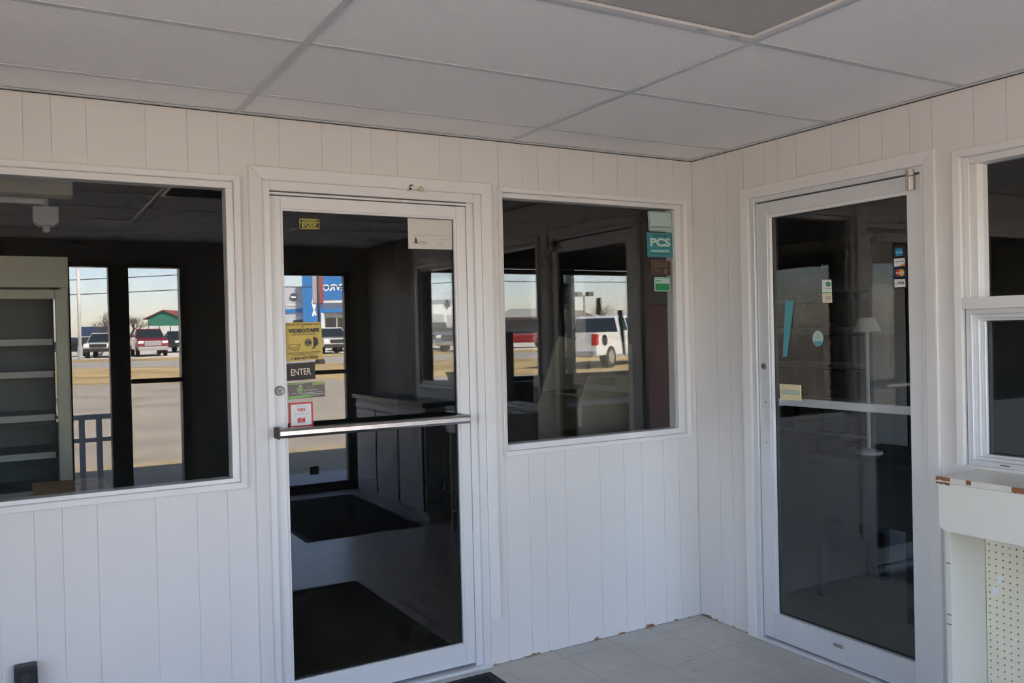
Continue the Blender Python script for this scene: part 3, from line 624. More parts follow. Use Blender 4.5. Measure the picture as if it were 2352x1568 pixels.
def ctext(s_, px, m, lev, u, v, w, h, bold=0.03, skew=0.0):
    vs, fs = text_geo(s_, bold); MB(flatB('x', px, m, cards, lev)).add([(u+p[0]*w+skew*p[1]*h, v+p[1]*h, g+lev) for p in vs], fs).build('lettering', m, cards)
MB(flatB('b', [(2051, 567), (2081.5, 563), (2083, 661), (2054, 663)], BLK, cards, 0)).prism(rc(0, 0, 1, 1), g, g+0.0004).build('backing', BLK, cards)
am = [(2056.5, 571), (2073, 569), (2074, 587), (2057.5, 588.5)]
cpoly('card_panel', am, CBLUE, 0.0006); cpoly('card_band', am, LBLUE, 0.0009, rc(0, 0.33, 1, 0.62))
di = [(2053, 594), (2078, 592.5), (2079, 610.5), (2054, 612.5)]
cpoly('card_panel', di, WHITE, 0.0006); cpoly('card_band', di, ORG, 0.0009, [(0.35, 0), (1, 0), (1, 0.38)]); ctext('DISCOVER', di, TAUPE, 0.0013, 0.5, 0.62, 0.88, 0.18)
mc = [(2054, 616.5), (2079, 615.5), (2080, 635.5), (2055, 636.5)]
cpoly('card_panel', mc, NAVY, 0.0006); cpoly('card_disc', mc, CRED, 0.0009, ell(0.37, 0.5, 0.25, 0.40)); cpoly('card_disc', mc, CORG, 0.0012, ell(0.66, 0.5, 0.25, 0.40)); ctext('MasterCard', mc, WHITE, 0.0016, 0.50, 0.5, 0.72, 0.20)
vi = [(2054, 641.5), (2079, 640.5), (2080, 658), (2055, 660)]
cpoly('card_panel', vi, WHITE, 0.0006); ctext('VISA', vi, NAVY, 0.0009, 0.55, 0.52, 0.74, 0.42, 0.03, 0.10)
sticker('check_sticker', 'white sticker with green tick over a 365 label', 'sticker', PB, qB([(1888, 642), (1909.5, 642), (1911.5, 695), (1889.5, 695)], g), g, WHITE, None, [
    ('s', 'stripe', rc(0, 0.41, 1, 0.46), GRN), ('s', 'panel', rc(0.06, 0.03, 1, 0.40), CRM), ('s', 'tick_disc', ell(0.68, 0.80, 0.26, 0.105), EGRN), ('s', 'tick', [(0.56, 0.80), (0.66, 0.765), (0.84, 0.84), (0.82, 0.855), (0.66, 0.79), (0.59, 0.82)], WHITE),
    ('s', 'text_line', rc(0.38, 0.60, 0.95, 0.62), GREY), ('t', '365', 0.65, 0.21, 0.55, 0.14, GREY, 0.02)])
sticker('ribbon_sticker', 'slanted pale teal ribbon decal on right glass door', 'decal', PB, qB([(1804, 690), (1824, 690), (1808, 818), (1798, 820)], g), g, TEALB)
sticker('oval_sticker', 'pale teal oval decal on right glass door', 'decal', PB, qB([(1866.5, 759), (1891, 759), (1891, 795), (1866.5, 795)], g), g, PALE, ell(0.5, 0.5, 0.5, 0.5, 28), [('s', 'panel', [(0.06, 0.32), (0.94, 0.32), (0.88, 0.20), (0.7, 0.06), (0.5, 0.01), (0.3, 0.06), (0.12, 0.20)], TEALB), ('s', 'text_line', rc(0.25, 0.54, 0.78, 0.57), GREY), ('s', 'text_line', rc(0.42, 0.66, 0.62, 0.69), GREY)])
q = qB([(1792, 881), (1840, 884), (1841, 920.5), (1794, 916.5)], g)
sl = sticker('mail_slot', 'ivory plate with a small slot window above the door bar', 'plate', PB, q, g, IVORY, None, [('s', 'slot', rc(0.09, 0.36, 0.93, 0.64), GREY), ('s', 'slot_window', rc(0.11, 0.39, 0.91, 0.61), PALE)], thick=0.006)

# ---- hook and knob on the head of door 1
hk = root('cup_hook', (onA(941, 433, -0.005).x, -0.017, onA(941, 433, -0.017).z), 'bent dark metal hook over the ENTER door', 'hook')
hp = LOC[hk]
MB(PA).lathe([(0.012, 0), (0.012, 0.003), (0.0, 0.004)], (hp[0], hp[2], 0.004), (0, 0, 1), 18).build('base', STEEL, hk)
MB(PA).path([(hp[0], hp[2], 0.006), (hp[0], hp[2], 0.020), (hp[0]-0.008, hp[2]-0.008, 0.026), (hp[0]-0.012, hp[2]+0.002, 0.030), (hp[0]-0.006, hp[2]+0.012, 0.030), (hp[0]+0.005, hp[2]+0.013, 0.028)], 0.0026).build('wire', mat('dark_wire', (0.05, 0.04, 0.035), 0.4, metal=0.6), hk)
kb = onA(966, 435, -0.02)
MB(PA).lathe([(0.005, 0), (0.005, 0.012), (0.010, 0.016), (0.012, 0.022), (0.009, 0.028), (0.0, 0.030)], (kb.x, kb.z, 0.004), (0, 0, 1), 18).build('cord_knob', mat('yellowed_plastic', (0.62, 0.54, 0.36), 0.4), loc=(kb.x, -0.004, kb.z), smooth=True, label='small yellowed knob beside the hook over the door', cat='knob')

# ---- black box low on the wall behind
bq = onA(60, 1532, -0.055)
ob = root('outlet_box', (bq.x, 0, bq.z-0.12), 'black plastic box low on the wall under the wide window', 'outlet')
bx0, bx1, bz = bq.x-0.037, bq.x+0.034, bq.z
MB(PA).prism([(bx0, bz-0.115), (bx1, bz-0.115), (bx1, bz), (bx0, bz)], 0.0, 0.055).build('cover', BLACK, ob, bevel=0.006)
for zc_ in (bz-0.035, bz-0.08): MB(PA).lathe([(0.017, 0), (0.016, 0.003), (0.0, 0.003)], ((bx0+bx1)/2, zc_, 0.055), (0, 0, 1), 18).build('socket', GASKET, ob)

# ---- entrance mats
def mat_thing(x0, x1, y0, y1, label, logo=False):
    r = root('floor_mat', ((x0+x1)/2, (y0+y1)/2, 0), label, 'mat', 'black entrance mats')
    MB().add([(x0, y0, 0.0), (x1, y0, 0.0), (x1, y1, 0.0), (x0, y1, 0.0), (x0+0.012, y0+0.012, 0.005), (x1-0.012, y0+0.012, 0.005), (x1-0.012, y1-0.012, 0.005), (x0+0.012, y1-0.012, 0.005)], [(0,3,2,1),(4,5,6,7),(0,1,5,4),(1,2,6,5),(2,3,7,6),(3,0,4,7)]).build('rubber_border', MATB, r)
    p = MB(); y = y0+0.045
    while y < y1-0.05: p.box(x0+0.045, x1-0.045, y, y+0.011, 0.004, 0.0085); y += 0.016
    p.build('ribbed_pile', MATR, r)
    if logo:
        cx, cy = -1.50, -0.95
        MB().prism([(cx+0.13*math.cos(a*math.pi/14), cy+0.075*math.sin(a*math.pi/14)) for a in range(28)], 0.0086, 0.0092).build('logo_oval', mat('mat_green', (0.05, 0.075, 0.01), 0.9), r)
mat_thing(-2.22, -1.300, -1.60, -0.055, 'black ribbed rubber mat with a green oval logo before the ENTER door', True)
mat_thing(-1.27, -0.32, -4.42, -2.74, 'black ribbed rubber mat before the exterior door')

# ---- service counter under window 3
sc = root('service_counter', (-0.13, -1.99, 0), 'cream counter with pegboard front under the service window', 'counter')
cy0, cy1 = -2.44, -1.533
MB().box(-0.262, -0.0, cy0, cy1+0.004, 0.940, 0.962).build('countertop', CREAM2, sc, bevel=0.003)
ap = MB(); r_ = 0.03
pts = [(cy0, 0.768), (cy1-r_, 0.768)]+[(cy1-r_+r_*math.sin(a), 0.768+r_-r_*math.cos(a)) for a in [math.pi/2*k/5 for k in range(1, 6)]]+[(cy1, 0.9395), (cy0, 0.9395)]
MB(lambda a, b, c: (c, a, b)).prism(pts, -0.256, -0.236).build('apron', CREAM, sc, bevel=0.002)
MB().box(-0.225, -0.002, cy1-0.024, cy1-0.004, 0.0, 0.938).build('side_panel', CREAM2, sc, bevel=0.0015)
MB().box(-0.225, -0.002, cy0+0.002, cy0+0.022, 0.0, 0.938).build('side_panel', CREAM2, sc, bevel=0.0015)
MB().box(-0.22, -0.006, cy0+0.023, cy1-0.025, 0.150, 0.168).build('shelf', CREAM2, sc, bevel=0.0015)
MB().box(-0.010, -0.001, cy0+0.023, cy1-0.025, 0.17, 0.94).build('backing', SEAM, sc)
pg = MB(PB); P_ = 0.0254; nh = 8
yy = cy1-0.026; 
ncol = int((yy-(cy0+0.023))/P_); nrow = int((0.938-0.17)/P_)
for i in range(ncol):
    for j in range(nrow):
        a1 = yy-i*P_; a0 = a1-P_; b0 = 0.17+j*P_; b1 = b0+P_; ca, cb = (a0+a1)/2, (b0+b1)/2; rr_ = 0.0032
        o4 = [(a1, b0), (a1, b1), (a0, b1), (a0, b0)]
        ring = [(ca+rr_*math.cos(math.radians(-45+45*k)), cb+rr_*math.sin(math.radians(-45+45*k))) for k in range(8)]
        vs = [(p[0], p[1], 0.016) for p in o4]+[(p[0], p[1], 0.016) for p in ring]+[(p[0], p[1], 0.0115) for p in ring]
        fs = [(0, 1, 6, 5, 4), (1, 2, 8, 7, 6), (2, 3, 10, 9, 8), (3, 0, 4, 11, 10)]
        fs += [(4+k, 4+(k+1) % 8, 12+(k+1) % 8, 12+k) for k in range(8)]
        pg.add(vs, fs)
pg.build('pegboard', PEG, sc)
for (ya, yb, za, zb) in ((cy1+0.0035, cy1-0.050, 0.948, 0.9625), (cy1+0.0035, cy1-0.048, 0.934, 0.945), (-1.642, -1.660, 0.944, 0.9625), (-1.80, -1.845, 0.940, 0.9625), (-2.06, -2.09, 0.94, 0.9625)):
    n = 7
    top = [(ya+(yb-ya)*k/n, zb-0.002*random.random()) for k in range(n+1)]; bot = [(ya+(yb-ya)*k/n, za+0.005*random.random()) for k in range(n, -1, -1)]
    MB(lambda a, b, c: (c, a, b)).prism(top+bot, -0.2635, -0.2615).build('paint_chip', CHIP, sc)
for z in (0.645, 0.46, 0.425): MB().box(-0.2262, -0.2248, cy1-0.022, cy1-0.006, z, z+0.004).build('paint_chip', CHIP, sc)
for py_, pz_ in ((-1.60, 0.58), (-1.585, 0.535)): MB(PB).prism([(py_, pz_), (py_-0.03, pz_+0.008), (py_-0.012, pz_-0.03), (py_+0.004, pz_-0.022)], 0.016, 0.0166).build('tape_scrap', WHITE, sc)

# ---- base cabinet further along the right wall
bc = root('base_cabinet', (-0.14, -3.6, 0), 'low white grooved cabinet with a dark top by the exterior door', 'cabinet')
MB().box(-0.265, -0.004, -4.36, -2.79, 0.06, 0.925).box(-0.24, -0.004, -4.35, -2.80, 0.0, 0.06).build('body', mat('grey_white', (0.42, 0.41, 0.40), 0.5), bc)
MB().box(-0.300, -0.002, -4.40, -2.765, 0.926, 0.966).build('top', mat('dark_laminate', (0.035, 0.028, 0.022), 0.25), bc, bevel=0.003)
for k in range(3):
    y1_ = -2.83-k*0.51; dd = MB()
    for q_ in range(5): dd.box(-0.283, -0.266, y1_-0.096*(q_+1)+0.003, y1_-0.096*q_, 0.09, 0.83)
    dd.box(-0.277, -0.266, y1_-0.48, y1_, 0.092, 0.828)
    do = dd.build('cabinet_door', mat('cabinet_white', (0.58, 0.57, 0.56), 0.45), bc)
    MB().tube((-0.290, y1_-0.05, 0.42), (-0.290, y1_-0.05, 0.50), 0.005).build('handle', STEEL, do)
MB().box(-0.276, -0.266, -4.36, -2.80, 0.845, 0.895).build('rail', mat('cabinet_white', (0.6, 0.6, 0.6)), bc)

# ================================================================== the store behind the back wall
# reach-in cooler seen through window 1
ck = root('display_cooler', (-3.29, 1.95, 0), 'cream reach-in display cooler with empty shelves behind wide window', 'cooler')
COOL = mat('cooler_enamel', (0.62, 0.60, 0.46), 0.35); INNER = mat('cooler_liner', (0.30, 0.34, 0.31), 0.4)
X0, X1, Y0, Y1, Zt = -3.75, -2.845, 1.62, 2.30, 1.955
MB().box(X0, X0+0.04, Y0, Y1, 0, Zt).box(X1-0.04, X1, Y0+0.03, Y1, 0, Zt).box(X0, X1, Y1-0.04, Y1, 0, Zt).box(X0, X1, Y0+0.03, Y1, 0, 0.25).box(X0, X1, Y0+0.03, Y1, Zt-0.10, Zt).build('cabinet', COOL, ck, bevel=0.006)
MB().box(X0, X1, Y0, Y0+0.03, Zt-0.155, Zt+0.005).build('header', COOL, ck, bevel=0.004)
MB().box(X0+0.04, X1-0.04, Y0+0.08, Y1-0.04, 0.25, 0.27).box(X0+0.04, X0+0.05, Y0+0.08, Y1-0.04, 0.27, 1.82).box(X1-0.05, X1-0.04, Y0+0.08, Y1-0.04, 0.27, 1.82).box(X0+0.04, X1-0.04, Y1-0.055, Y1-0.04, 0.27, 1.82).build('liner', INNER, ck)
fr_ = MB().box(X0+0.01, X0+0.06, Y0-0.005, Y0+0.028, 0.2, Zt-0.165).box(X1-0.065, X1-0.005, Y0-0.005, Y0+0.028, 0.2, Zt-0.165).box(X0+0.06, X1-0.065, Y0-0.005, Y0+0.028, Zt-0.215, Zt-0.165).box(X0+0.06, X1-0.065, Y0-0.005, Y0+0.028, 0.2, 0.26).build('cooler_door', COOL, ck, bevel=0.004)
MB().box(X0+0.055, X1-0.062, Y0+0.008, Y0+0.014, 0.255, Zt-0.21).build('door_glass', GLASS, fr_)
for z in (0.50, 0.72, 0.92, 1.12, 1.35, 1.52):
    sh = MB().box(X0+0.06, X1-0.06, Y0+0.16, Y1-0.06, z, z+0.008).build('shelf', INNER, ck)
    MB().box(X0+0.06, X1-0.075, Y0+0.13, Y0+0.16, z-0.018, z+0.016).build('price_rail', CREAM, sh, bevel=0.002)
# strip light and hanging sensor
p0 = onA(0, 430, 1.25); p1 = onA(165, 440, 1.25)
sl_ = root('strip_light', (-3.4, 1.3, 2.52), 'cream fluorescent strip light under the store ceiling', 'light')
MB().box(-4.3, p1.x, 1.18, 1.32, p1.z-0.03, 2.52).build('housing', mat('cream_metal', (0.62, 0.58, 0.44), 0.4), sl_, bevel=0.004)
MB().tube((-4.2, 1.25, p1.z-0.055), (p1.x-0.12, 1.25, p1.z-0.055), 0.016).build('lamp_tube', WHITE, sl_)
hs = onA(105, 500, 1.45)
hg = root('hanging_sensor', (hs.x, 1.45, 2.52), 'small white boxy device hanging on a short ceiling pole', 'device')
SENS = mat('sensor_white', (0.60, 0.62, 0.60), 0.4)
MB().tube((hs.x, 1.45, hs.z+0.04), (hs.x, 1.45, 2.52), 0.015).build('pole', SENS, hg)
ps = lambda a, b, c: (a, b, c)
wz, wx = 0.052, 0.056
MB(lambda a, b, c: (a, c, b)).prism([(hs.x-wx, hs.z+wz), (hs.x+wx, hs.z+wz), (hs.x+wx, hs.z-0.025), (hs.x+wx*0.6, hs.z-0.042), (hs.x-wx*0.6, hs.z-0.042), (hs.x-wx, hs.z-0.025)], 1.40, 1.50).build('body', SENS, hg, bevel=0.004)
MB().lathe([(0.018, 0), (0.018, 0.02), (0.012, 0.03), (0.0, 0.032)], (hs.x, 1.45, hs.z-0.042), (0, 0, -1), 16).build('lens', SENS, hg)
# wooden crate top just behind window 1
wq0 = onA(78, 1127, 0.16); wq1 = onA(225, 1122, 0.16)
wc_ = root('wooden_bench', ((wq0.x-2.6)/2, 0.28, 0), 'wooden plank bench standing behind the wide window', 'bench')
WOOD = mat('pine_board', (0.34, 0.22, 0.10), 0.6, noise=0.35, nscale=14)
MB().box(wq0.x, -2.80, 0.15, 0.20, wq1.z-0.16, wq1.z).build('plank', WOOD, wc_, bevel=0.002)
for k in range(3): MB().box(wq0.x, -2.80, 0.205+k*0.10, 0.30+k*0.10, wq1.z-0.03, wq1.z-0.004).build('plank', WOOD, wc_, bevel=0.002)
for x in (wq0.x+0.03, -2.84):
    for y in (0.165, 0.455): MB().box(x-0.025, x+0.025, y, y+0.04, 0, wq1.z-0.031).build('leg', WOOD, wc_)
# red cabinet and beige display behind window 2
rx = onA(1488, 800, 0.62).x
rc_ = root('red_cabinet', (rx+0.14, 0.5, 0), 'tall dark red cabinet behind the corner window', 'cabinet')
REDP = mat('red_enamel', (0.12, 0.014, 0.018), 0.45)
MB().box(rx, rx+0.28, 0.40, 0.62, 0.06, 1.655).box(rx+0.02, rx+0.26, 0.42, 0.60, 0.0, 0.06).build('body', REDP, rc_, bevel=0.006)
for k in range(2): MB().box(rx+0.004+k*0.137, rx+0.139+k*0.137, 0.386, 0.399, 0.09, 1.63).build('cabinet_door', REDP, rc_, bevel=0.003)
dq = [onA(*p, 0.62) for p in ((1372, 770), (1323, 937), (1323, 1000), (1452, 1000), (1452, 790))]
ds = root('display_rack', (dq[2].x+0.2, 0.8, 0), 'beige slant-sided display rack behind the corner window', 'display')
BEI = mat('beige_laminate', (0.30, 0.27, 0.20), 0.5)
poly = [(dq[0].x, dq[0].z), (dq[1].x, dq[1].z), (dq[2].x, 0.0), (dq[3].x, 0.0), (dq[3].x, dq[4].z)]
for y in (0.60, 1.02): MB(lambda a, b, c: (a, c, b)).prism(poly, y, y+0.02).build('side', BEI, ds, bevel=0.002)
for z, x in ((1.36, dq[0].x+0.03), (1.15, dq[1].x+0.03), (0.9, dq[2].x), (0.5, dq[2].x)): MB().box(x, dq[3].x, 0.62, 1.02, z-0.012, z).build('shelf', BEI, ds)

# ================================================================== the side room behind door 2
# stock shelf of dark cartons
ss = root('stock_shelf', (1.45, 0.75, 0), 'dark shelf of small stock cartons in the side room', 'shelf')
sx0, sx1, sy0, sy1 = 1.30, 1.62, -0.10, 1.55
for y in (sy0, sy1-0.02): MB().box(sx0, sx1, y, y+0.02, 0, 1.75).build('side', DARKW, ss)
MB().box(sx1-0.01, sx1, sy0, sy1, 0, 1.75).build('back', DARKW, ss)
levels = [0.62, 0.84, 1.06, 1.28, 1.50]
for z in levels+[1.73]: MB().box(sx0, sx1-0.01, sy0+0.02, sy1-0.02, z-0.016, z).build('shelf_board', DARKW, ss)
cm = MB().box(-0.11, 0.11, -0.075, 0.075, 0, 0.165)
CART = mat('dark_carton', (0.05, 0.045, 0.04), 0.25, rnd=0.4)
proto = None; k_ = 0
CL = ['small dark glossy carton on the %s board of the stock shelf' % w for w in ('lowest', 'second lowest', 'middle', 'second highest', 'highest')]
for z in levels:
    for i in range(8):
        y = sy0+0.12+i*0.196
        if proto is None:
            proto = cm.build('carton', CART, loc=(0, 0, 0), label=CL[0], cat='carton', group='cartons on the stock shelf'); o = proto
        else: o = proto.copy(); col.objects.link(o); o['label'] = CL[levels.index(z)]
        o.location = (sx0+0.14, y+random.uniform(-0.008, 0.008), z)
# floor lamp
fp = onB(1993, 860, 0.95)
TBZ = 0.80
st_ = root('side_table', (fp.x+0.1, fp.y, 0), 'dark table carrying the pale lamp in the side room', 'table')
DKW = mat('dark_walnut', (0.02, 0.018, 0.016), 0.5)
MB().box(fp.x-0.22, fp.x+0.42, fp.y-0.42, fp.y+0.24, TBZ-0.03, TBZ).build('table_top', DKW, st_, bevel=0.003)
MB().box(fp.x-0.19, fp.x+0.39, fp.y-0.39, fp.y+0.21, TBZ-0.34, TBZ-0.031).build('apron', DKW, st_)
for ax_ in (-0.19, 0.35):
    for ay_ in (-0.39, 0.17): MB().box(fp.x+ax_, fp.x+ax_+0.04, fp.y+ay_, fp.y+ay_+0.04, 0, TBZ-0.341).build('leg', DKW, st_)
lp = root('table_lamp', (fp.x, fp.y, TBZ), 'pale lamp with a conical shade on the dark side table', 'lamp')
LMP = mat('lamp_grey', (0.27, 0.255, 0.235), 0.6)
zt_ = onB(1993, 729, 0.95).z; zb_ = onB(1993, 762, 0.95).z
MB().lathe([(0.07, 0), (0.07, 0.015), (0.02, 0.03), (0.0, 0.03)], (fp.x, fp.y, TBZ), n=24).build('base', LMP, lp)
MB().tube((fp.x, fp.y, TBZ+0.03), (fp.x, fp.y, zt_-0.02), 0.010).build('pole', LMP, lp)
MB().lathe([(0.075, 0), (0.042, zt_-zb_), (0.040, zt_-zb_), (0.073, 0)], (fp.x, fp.y, zb_), n=24).build('shade', LMP, lp)
# desk against the front windows of the side room
dk = root('desk', (2.0, -3.9, 0), 'beige desk under the long window of the side room', 'desk')
MB().box(0.9, 3.3, -4.30, -3.60, 0.73, 0.76).build('desktop', BEI, dk, bevel=0.003)
for x in (0.92, 2.08, 3.26): MB().box(x, x+0.03, -4.28, -3.62, 0, 0.73).build('side', BEI, dk)
pt = root('plant_pot', (0.86, -4.55, 0.98), 'small dark flowerpot on the side room window sill', 'pot')
MB().lathe([(0.045, 0), (0.065, 0.11), (0.075, 0.11), (0.075, 0.135), (0.06, 0.135), (0.055, 0.10), (0.0, 0.10)], (0.86, -4.55, 0.981), n=24).build('pot', BLACK, pt)
MB().box(0.56, 3.62, -4.70, -4.46, 0.945, 0.980).build('trim_1', CWALL, kind='structure', label='deep sill under the long side room window')

# ================================================================== outdoors, in front of the building
ASPH = mat('old_asphalt', (0.30, 0.265, 0.225), 0.9, noise=0.25, nscale=0.7)
ROAD = mat('road_asphalt', (0.30, 0.285, 0.27), 0.9, noise=0.12, nscale=0.5)
GRASS = mat('winter_grass', (0.36, 0.27, 0.125), 0.95, noise=0.5, nscale=0.45)
CONC = mat('concrete', (0.52, 0.49, 0.44), 0.85, noise=0.1, nscale=0.8)
DIRT = mat('gravel_strip', (0.34, 0.27, 0.17), 0.95, noise=0.4, nscale=9)
def strip(name, b0, b1, m, label, a0=-130, a1=170, lift=0.0, kind='structure'):
    return MB(PS).add([(a0, b0, gz(b0)+lift), (a1, b0, gz(b0)+lift), (a1, b1, gz(b1)+lift), (a0, b1, gz(b1)+lift), (a0, b0, gz(b0)-0.4), (a1, b0, gz(b0)-0.4), (a1, b1, gz(b1)-0.4), (a0, b1, gz(b1)-0.4)], [(0,1,2,3),(7,6,5,4),(0,4,5,1),(1,5,6,2),(2,6,7,3),(3,7,4,0)]).build(name, m, kind=kind, label=label)
strip('ground_lot', -60, 28.6, ASPH, 'old grey asphalt parking lot in front of the building')
strip('verge', 28.6, 41, GRASS, 'dry winter grass verge before the road', lift=0.04, kind='structure')
strip('road', 41, 51, ROAD, 'grey asphalt road between two grass verges')
strip('verge', 51, 55, GRASS, 'dry winter grass verge beyond the road', lift=0.04)
strip('ground_dealer', 55, 330, CONC, 'pale concrete car lot beyond the road')
strip('ground_field', -260, -60, GRASS, 'dry grass field behind the building')
# kerb walk and gravel bed along the front wall
MB().box(RX-0.3, 6.0, RY-1.45, RY-0.14, -0.35, -0.03).build('sidewalk', CONC, kind='structure', label='concrete walk along the front wall')
MB().box(RX-6, 9.0, RY-3.9, RY-1.45, -0.45, -0.06).build('gravel_bed', DIRT, kind='structure', label='brown gravel bed beyond the walk')

def ramp_rail(x0, x1, y, z0, z1, label, ball=False):
    r = root('handrail', ((x0+x1)/2, y, -0.03), label, 'railing')
    RM = mat('grey_rail_paint', (0.66, 0.66, 0.67), 0.5)
    for z, h in ((z1, 0.05), (z0+(z1-z0)*0.72, 0.04), (z0+0.06, 0.05)): MB().box(x0, x1, y-0.022, y+0.022, z-h, z).build('rail', RM, r, bevel=0.004)
    n = max(2, int((x1-x0)/0.152)); 
    for i in range(n+1):
        x = x0+(x1-x0)*i/n; post = i in (0, n)
        w = 0.045 if post else 0.026
        b = MB().box(x-w, x+w, y-w, y+w, z0 if post else z0+0.06, z1+(0.06 if post else -0.05)).build('post' if post else 'baluster', RM, r)
        if post and ball: MB().lathe([(0.03, 0), (0.025, 0.02), (0.06, 0.05), (0.075, 0.09), (0.06, 0.13), (0.02, 0.15), (0, 0.152)], (x, y, z1+0.06), n=16).build('ball', RM, b, smooth=True)
ramp_rail(-3.6, -2.22, RY-1.30, -0.03, 0.80, 'grey baluster railing on the walk outside the sidelight')
ramp_rail(1.9, 4.4, RY-1.30, -0.03, 0.86, 'grey railing with ball finials outside the side room', True)

# ---- vehicles
TYRE = mat('tyre', (0.015, 0.015, 0.016), 0.8); RIM = mat('alloy_rim', (0.45, 0.45, 0.46), 0.3, metal=0.8)
VGL = mat('car_glass', (0.015, 0.02, 0.024), 0.06, spec=0.8); LAMPM = mat('headlamp', (0.75, 0.76, 0.78), 0.1, spec=0.8); TAILM = mat('tail_lamp', (0.45, 0.02, 0.015), 0.2); TRB = mat('car_black_trim', (0.02, 0.02, 0.02), 0.5)
def paint(n, c): return mat('car_'+n, c, 0.22, coat=1.0)
def vehicle(kind, px, t, turn, pm_, label, cat, group, grille=TRB):
    """turn: degrees, 0 = nose towards the building"""
    base = Vector(PS(lat(px, t), t, gz(t)))
    fw_ = -(VD*t+HD*lat(px, t)); th = math.atan2(fw_.y, fw_.x)+math.radians(turn); c, s = math.cos(th), math.sin(th)
    lm = lambda a, b, z: (base.x+a*c-b*s, base.y+a*s+b*c, base.z+z)
    r = root(kind, tuple(base), label, cat, group)
    if kind == 'pickup_truck':
        L_, Wd, belt, top = 2.9, 1.0, 1.28, 1.93
        low = [(-L_, 0.48), (-L_, 1.30), (-0.98, 1.30), (-0.98, 1.28), (1.15, 1.30), (2.55, 1.22), (2.85, 1.05), (L_, 0.50)]
        cab = [(-0.98, 1.26), (-0.90, 1.88), (-0.6, 1.93), (0.30, 1.93), (1.15, 1.26)]
        wins = [[(-0.82, 1.36), (-0.74, 1.80), (-0.18, 1.83), (-0.18, 1.36)], [(-0.10, 1.36), (-0.10, 1.83), (0.28, 1.82), (0.88, 1.36)]]
        wb = (-1.75, 1.85); rw = 0.40
    elif kind == 'sport_utility':
        L_, Wd, belt, top = 2.35, 0.95, 1.05, 1.72
        low = [(-L_, 0.42), (-L_, 1.05), (1.15, 1.08), (2.05, 1.0), (2.3, 0.82), (L_, 0.45)]
        cab = [(-2.30, 1.03), (-2.05, 1.62), (-1.7, 1.72), (0.25, 1.72), (1.20, 1.03)]
        wins = [[(-2.0, 1.12), (-1.85, 1.55), (-1.0, 1.60), (-1.0, 1.12)], [(-0.92, 1.12), (-0.92, 1.60), (0.22, 1.60), (0.88, 1.12)]]
        wb = (-1.42, 1.45); rw = 0.36
    else:
        L_, Wd, belt, top = 2.3, 0.9, 0.92, 1.42
        low = [(-L_, 0.36), (-L_, 0.92), (1.0, 0.95), (2.0, 0.85), (2.25, 0.68), (L_, 0.38)]
        cab = [(-1.9, 0.90), (-1.2, 1.36), (-0.9, 1.42), (0.15, 1.42), (1.05, 0.92)]
        wins = [[(-1.45, 0.98), (-1.1, 1.30), (-0.4, 1.33), (-0.4, 0.98)], [(-0.33, 0.98), (-0.33, 1.33), (0.13, 1.32), (0.72, 0.98)]]
        wb = (-1.38, 1.4); rw = 0.32
    def hw(z): return Wd*(1-0.20*max(0.0, (z-belt)/(top-belt)))
    def loft(poly, extra=0.0):
        n = len(poly); m_ = MB(lm)
        m_.add([(p[0], hw(p[1])+extra, p[1]) for p in poly]+[(p[0], -hw(p[1])-extra, p[1]) for p in poly], [tuple(range(n)), tuple(range(n, 2*n))[::-1]]+[(i, (i+1) % n, (i+1) % n+n, i+n) for i in range(n)]); return m_
    loft(low).build('body', pm_, r, bevel=0.05)
    cb = loft(cab).build('cabin', pm_, r, bevel=0.04)
    for wv in wins:
        for sgn in (1, -1):
            m_ = MB(lm); n = len(wv)
            m_.add([(p[0], sgn*(hw(p[1])+0.004), p[1]) for p in wv]+[(p[0], sgn*(hw(p[1])-0.02), p[1]) for p in wv], [tuple(range(n)), tuple(range(n, 2*n))[::-1]]+[(i, (i+1) % n, (i+1) % n+n, i+n) for i in range(n)]); m_.build('side_window', VGL, cb)
    def slope_glass(p, q, nm):
        e = Vector((q[0]-p[0], q[1]-p[1])); nrm = Vector((-e.y, e.x)).normalized()*(-1)
        if nrm.x*(1 if q[0] > 0 else -1) < 0: nrm = -nrm
        a, b = (p[0]+e.x*0.10+nrm.x*0.008, p[1]+e.y*0.10+nrm.y*0.008), (p[0]+e.x*0.92+nrm.x*0.008, p[1]+e.y*0.92+nrm.y*0.008)
        a2, b2 = (a[0]-nrm.x*0.03, a[1]-nrm.y*0.03), (b[0]-nrm.x*0.03, b[1]-nrm.y*0.03)
        f = 0.93
        MB(lm).hexa([(a[0], hw(a[1])*f, a[1]), (a[0], -hw(a[1])*f, a[1]), (b[0], -hw(b[1])*f, b[1]), (b[0], hw(b[1])*f, b[1])], [(a2[0], hw(a2[1])*f, a2[1]), (a2[0], -hw(a2[1])*f, a2[1]), (b2[0], -hw(b2[1])*f, b2[1]), (b2[0], hw(b2[1])*f, b2[1])]).build(nm, VGL, cb)
    slope_glass(cab[-2], cab[-1], 'windscreen'); slope_glass(cab[1], cab[0], 'rear_window')
    hb = 0.5 if kind != 'saloon_car' else 0.38; ht = low[-3][1] if kind != 'pickup_truck' else 1.12
    MB(lm).box(L_-0.12, L_+0.02, -Wd*0.55, Wd*0.55, hb+0.22, ht-0.06).build('grille', grille, r, bevel=0.02)
    MB(lm).box(L_-0.1, L_+0.10, -Wd*0.97, Wd*0.97, hb-0.10, hb+0.16).build('bumper', RIM if kind == 'pickup_truck' else TRB, r, bevel=0.04)
    MB(lm).box(-L_-0.10, -L_+0.1, -Wd*0.97, Wd*0.97, hb-0.06, hb+0.14).build('bumper', RIM if kind == 'pickup_truck' else TRB, r, bevel=0.04)
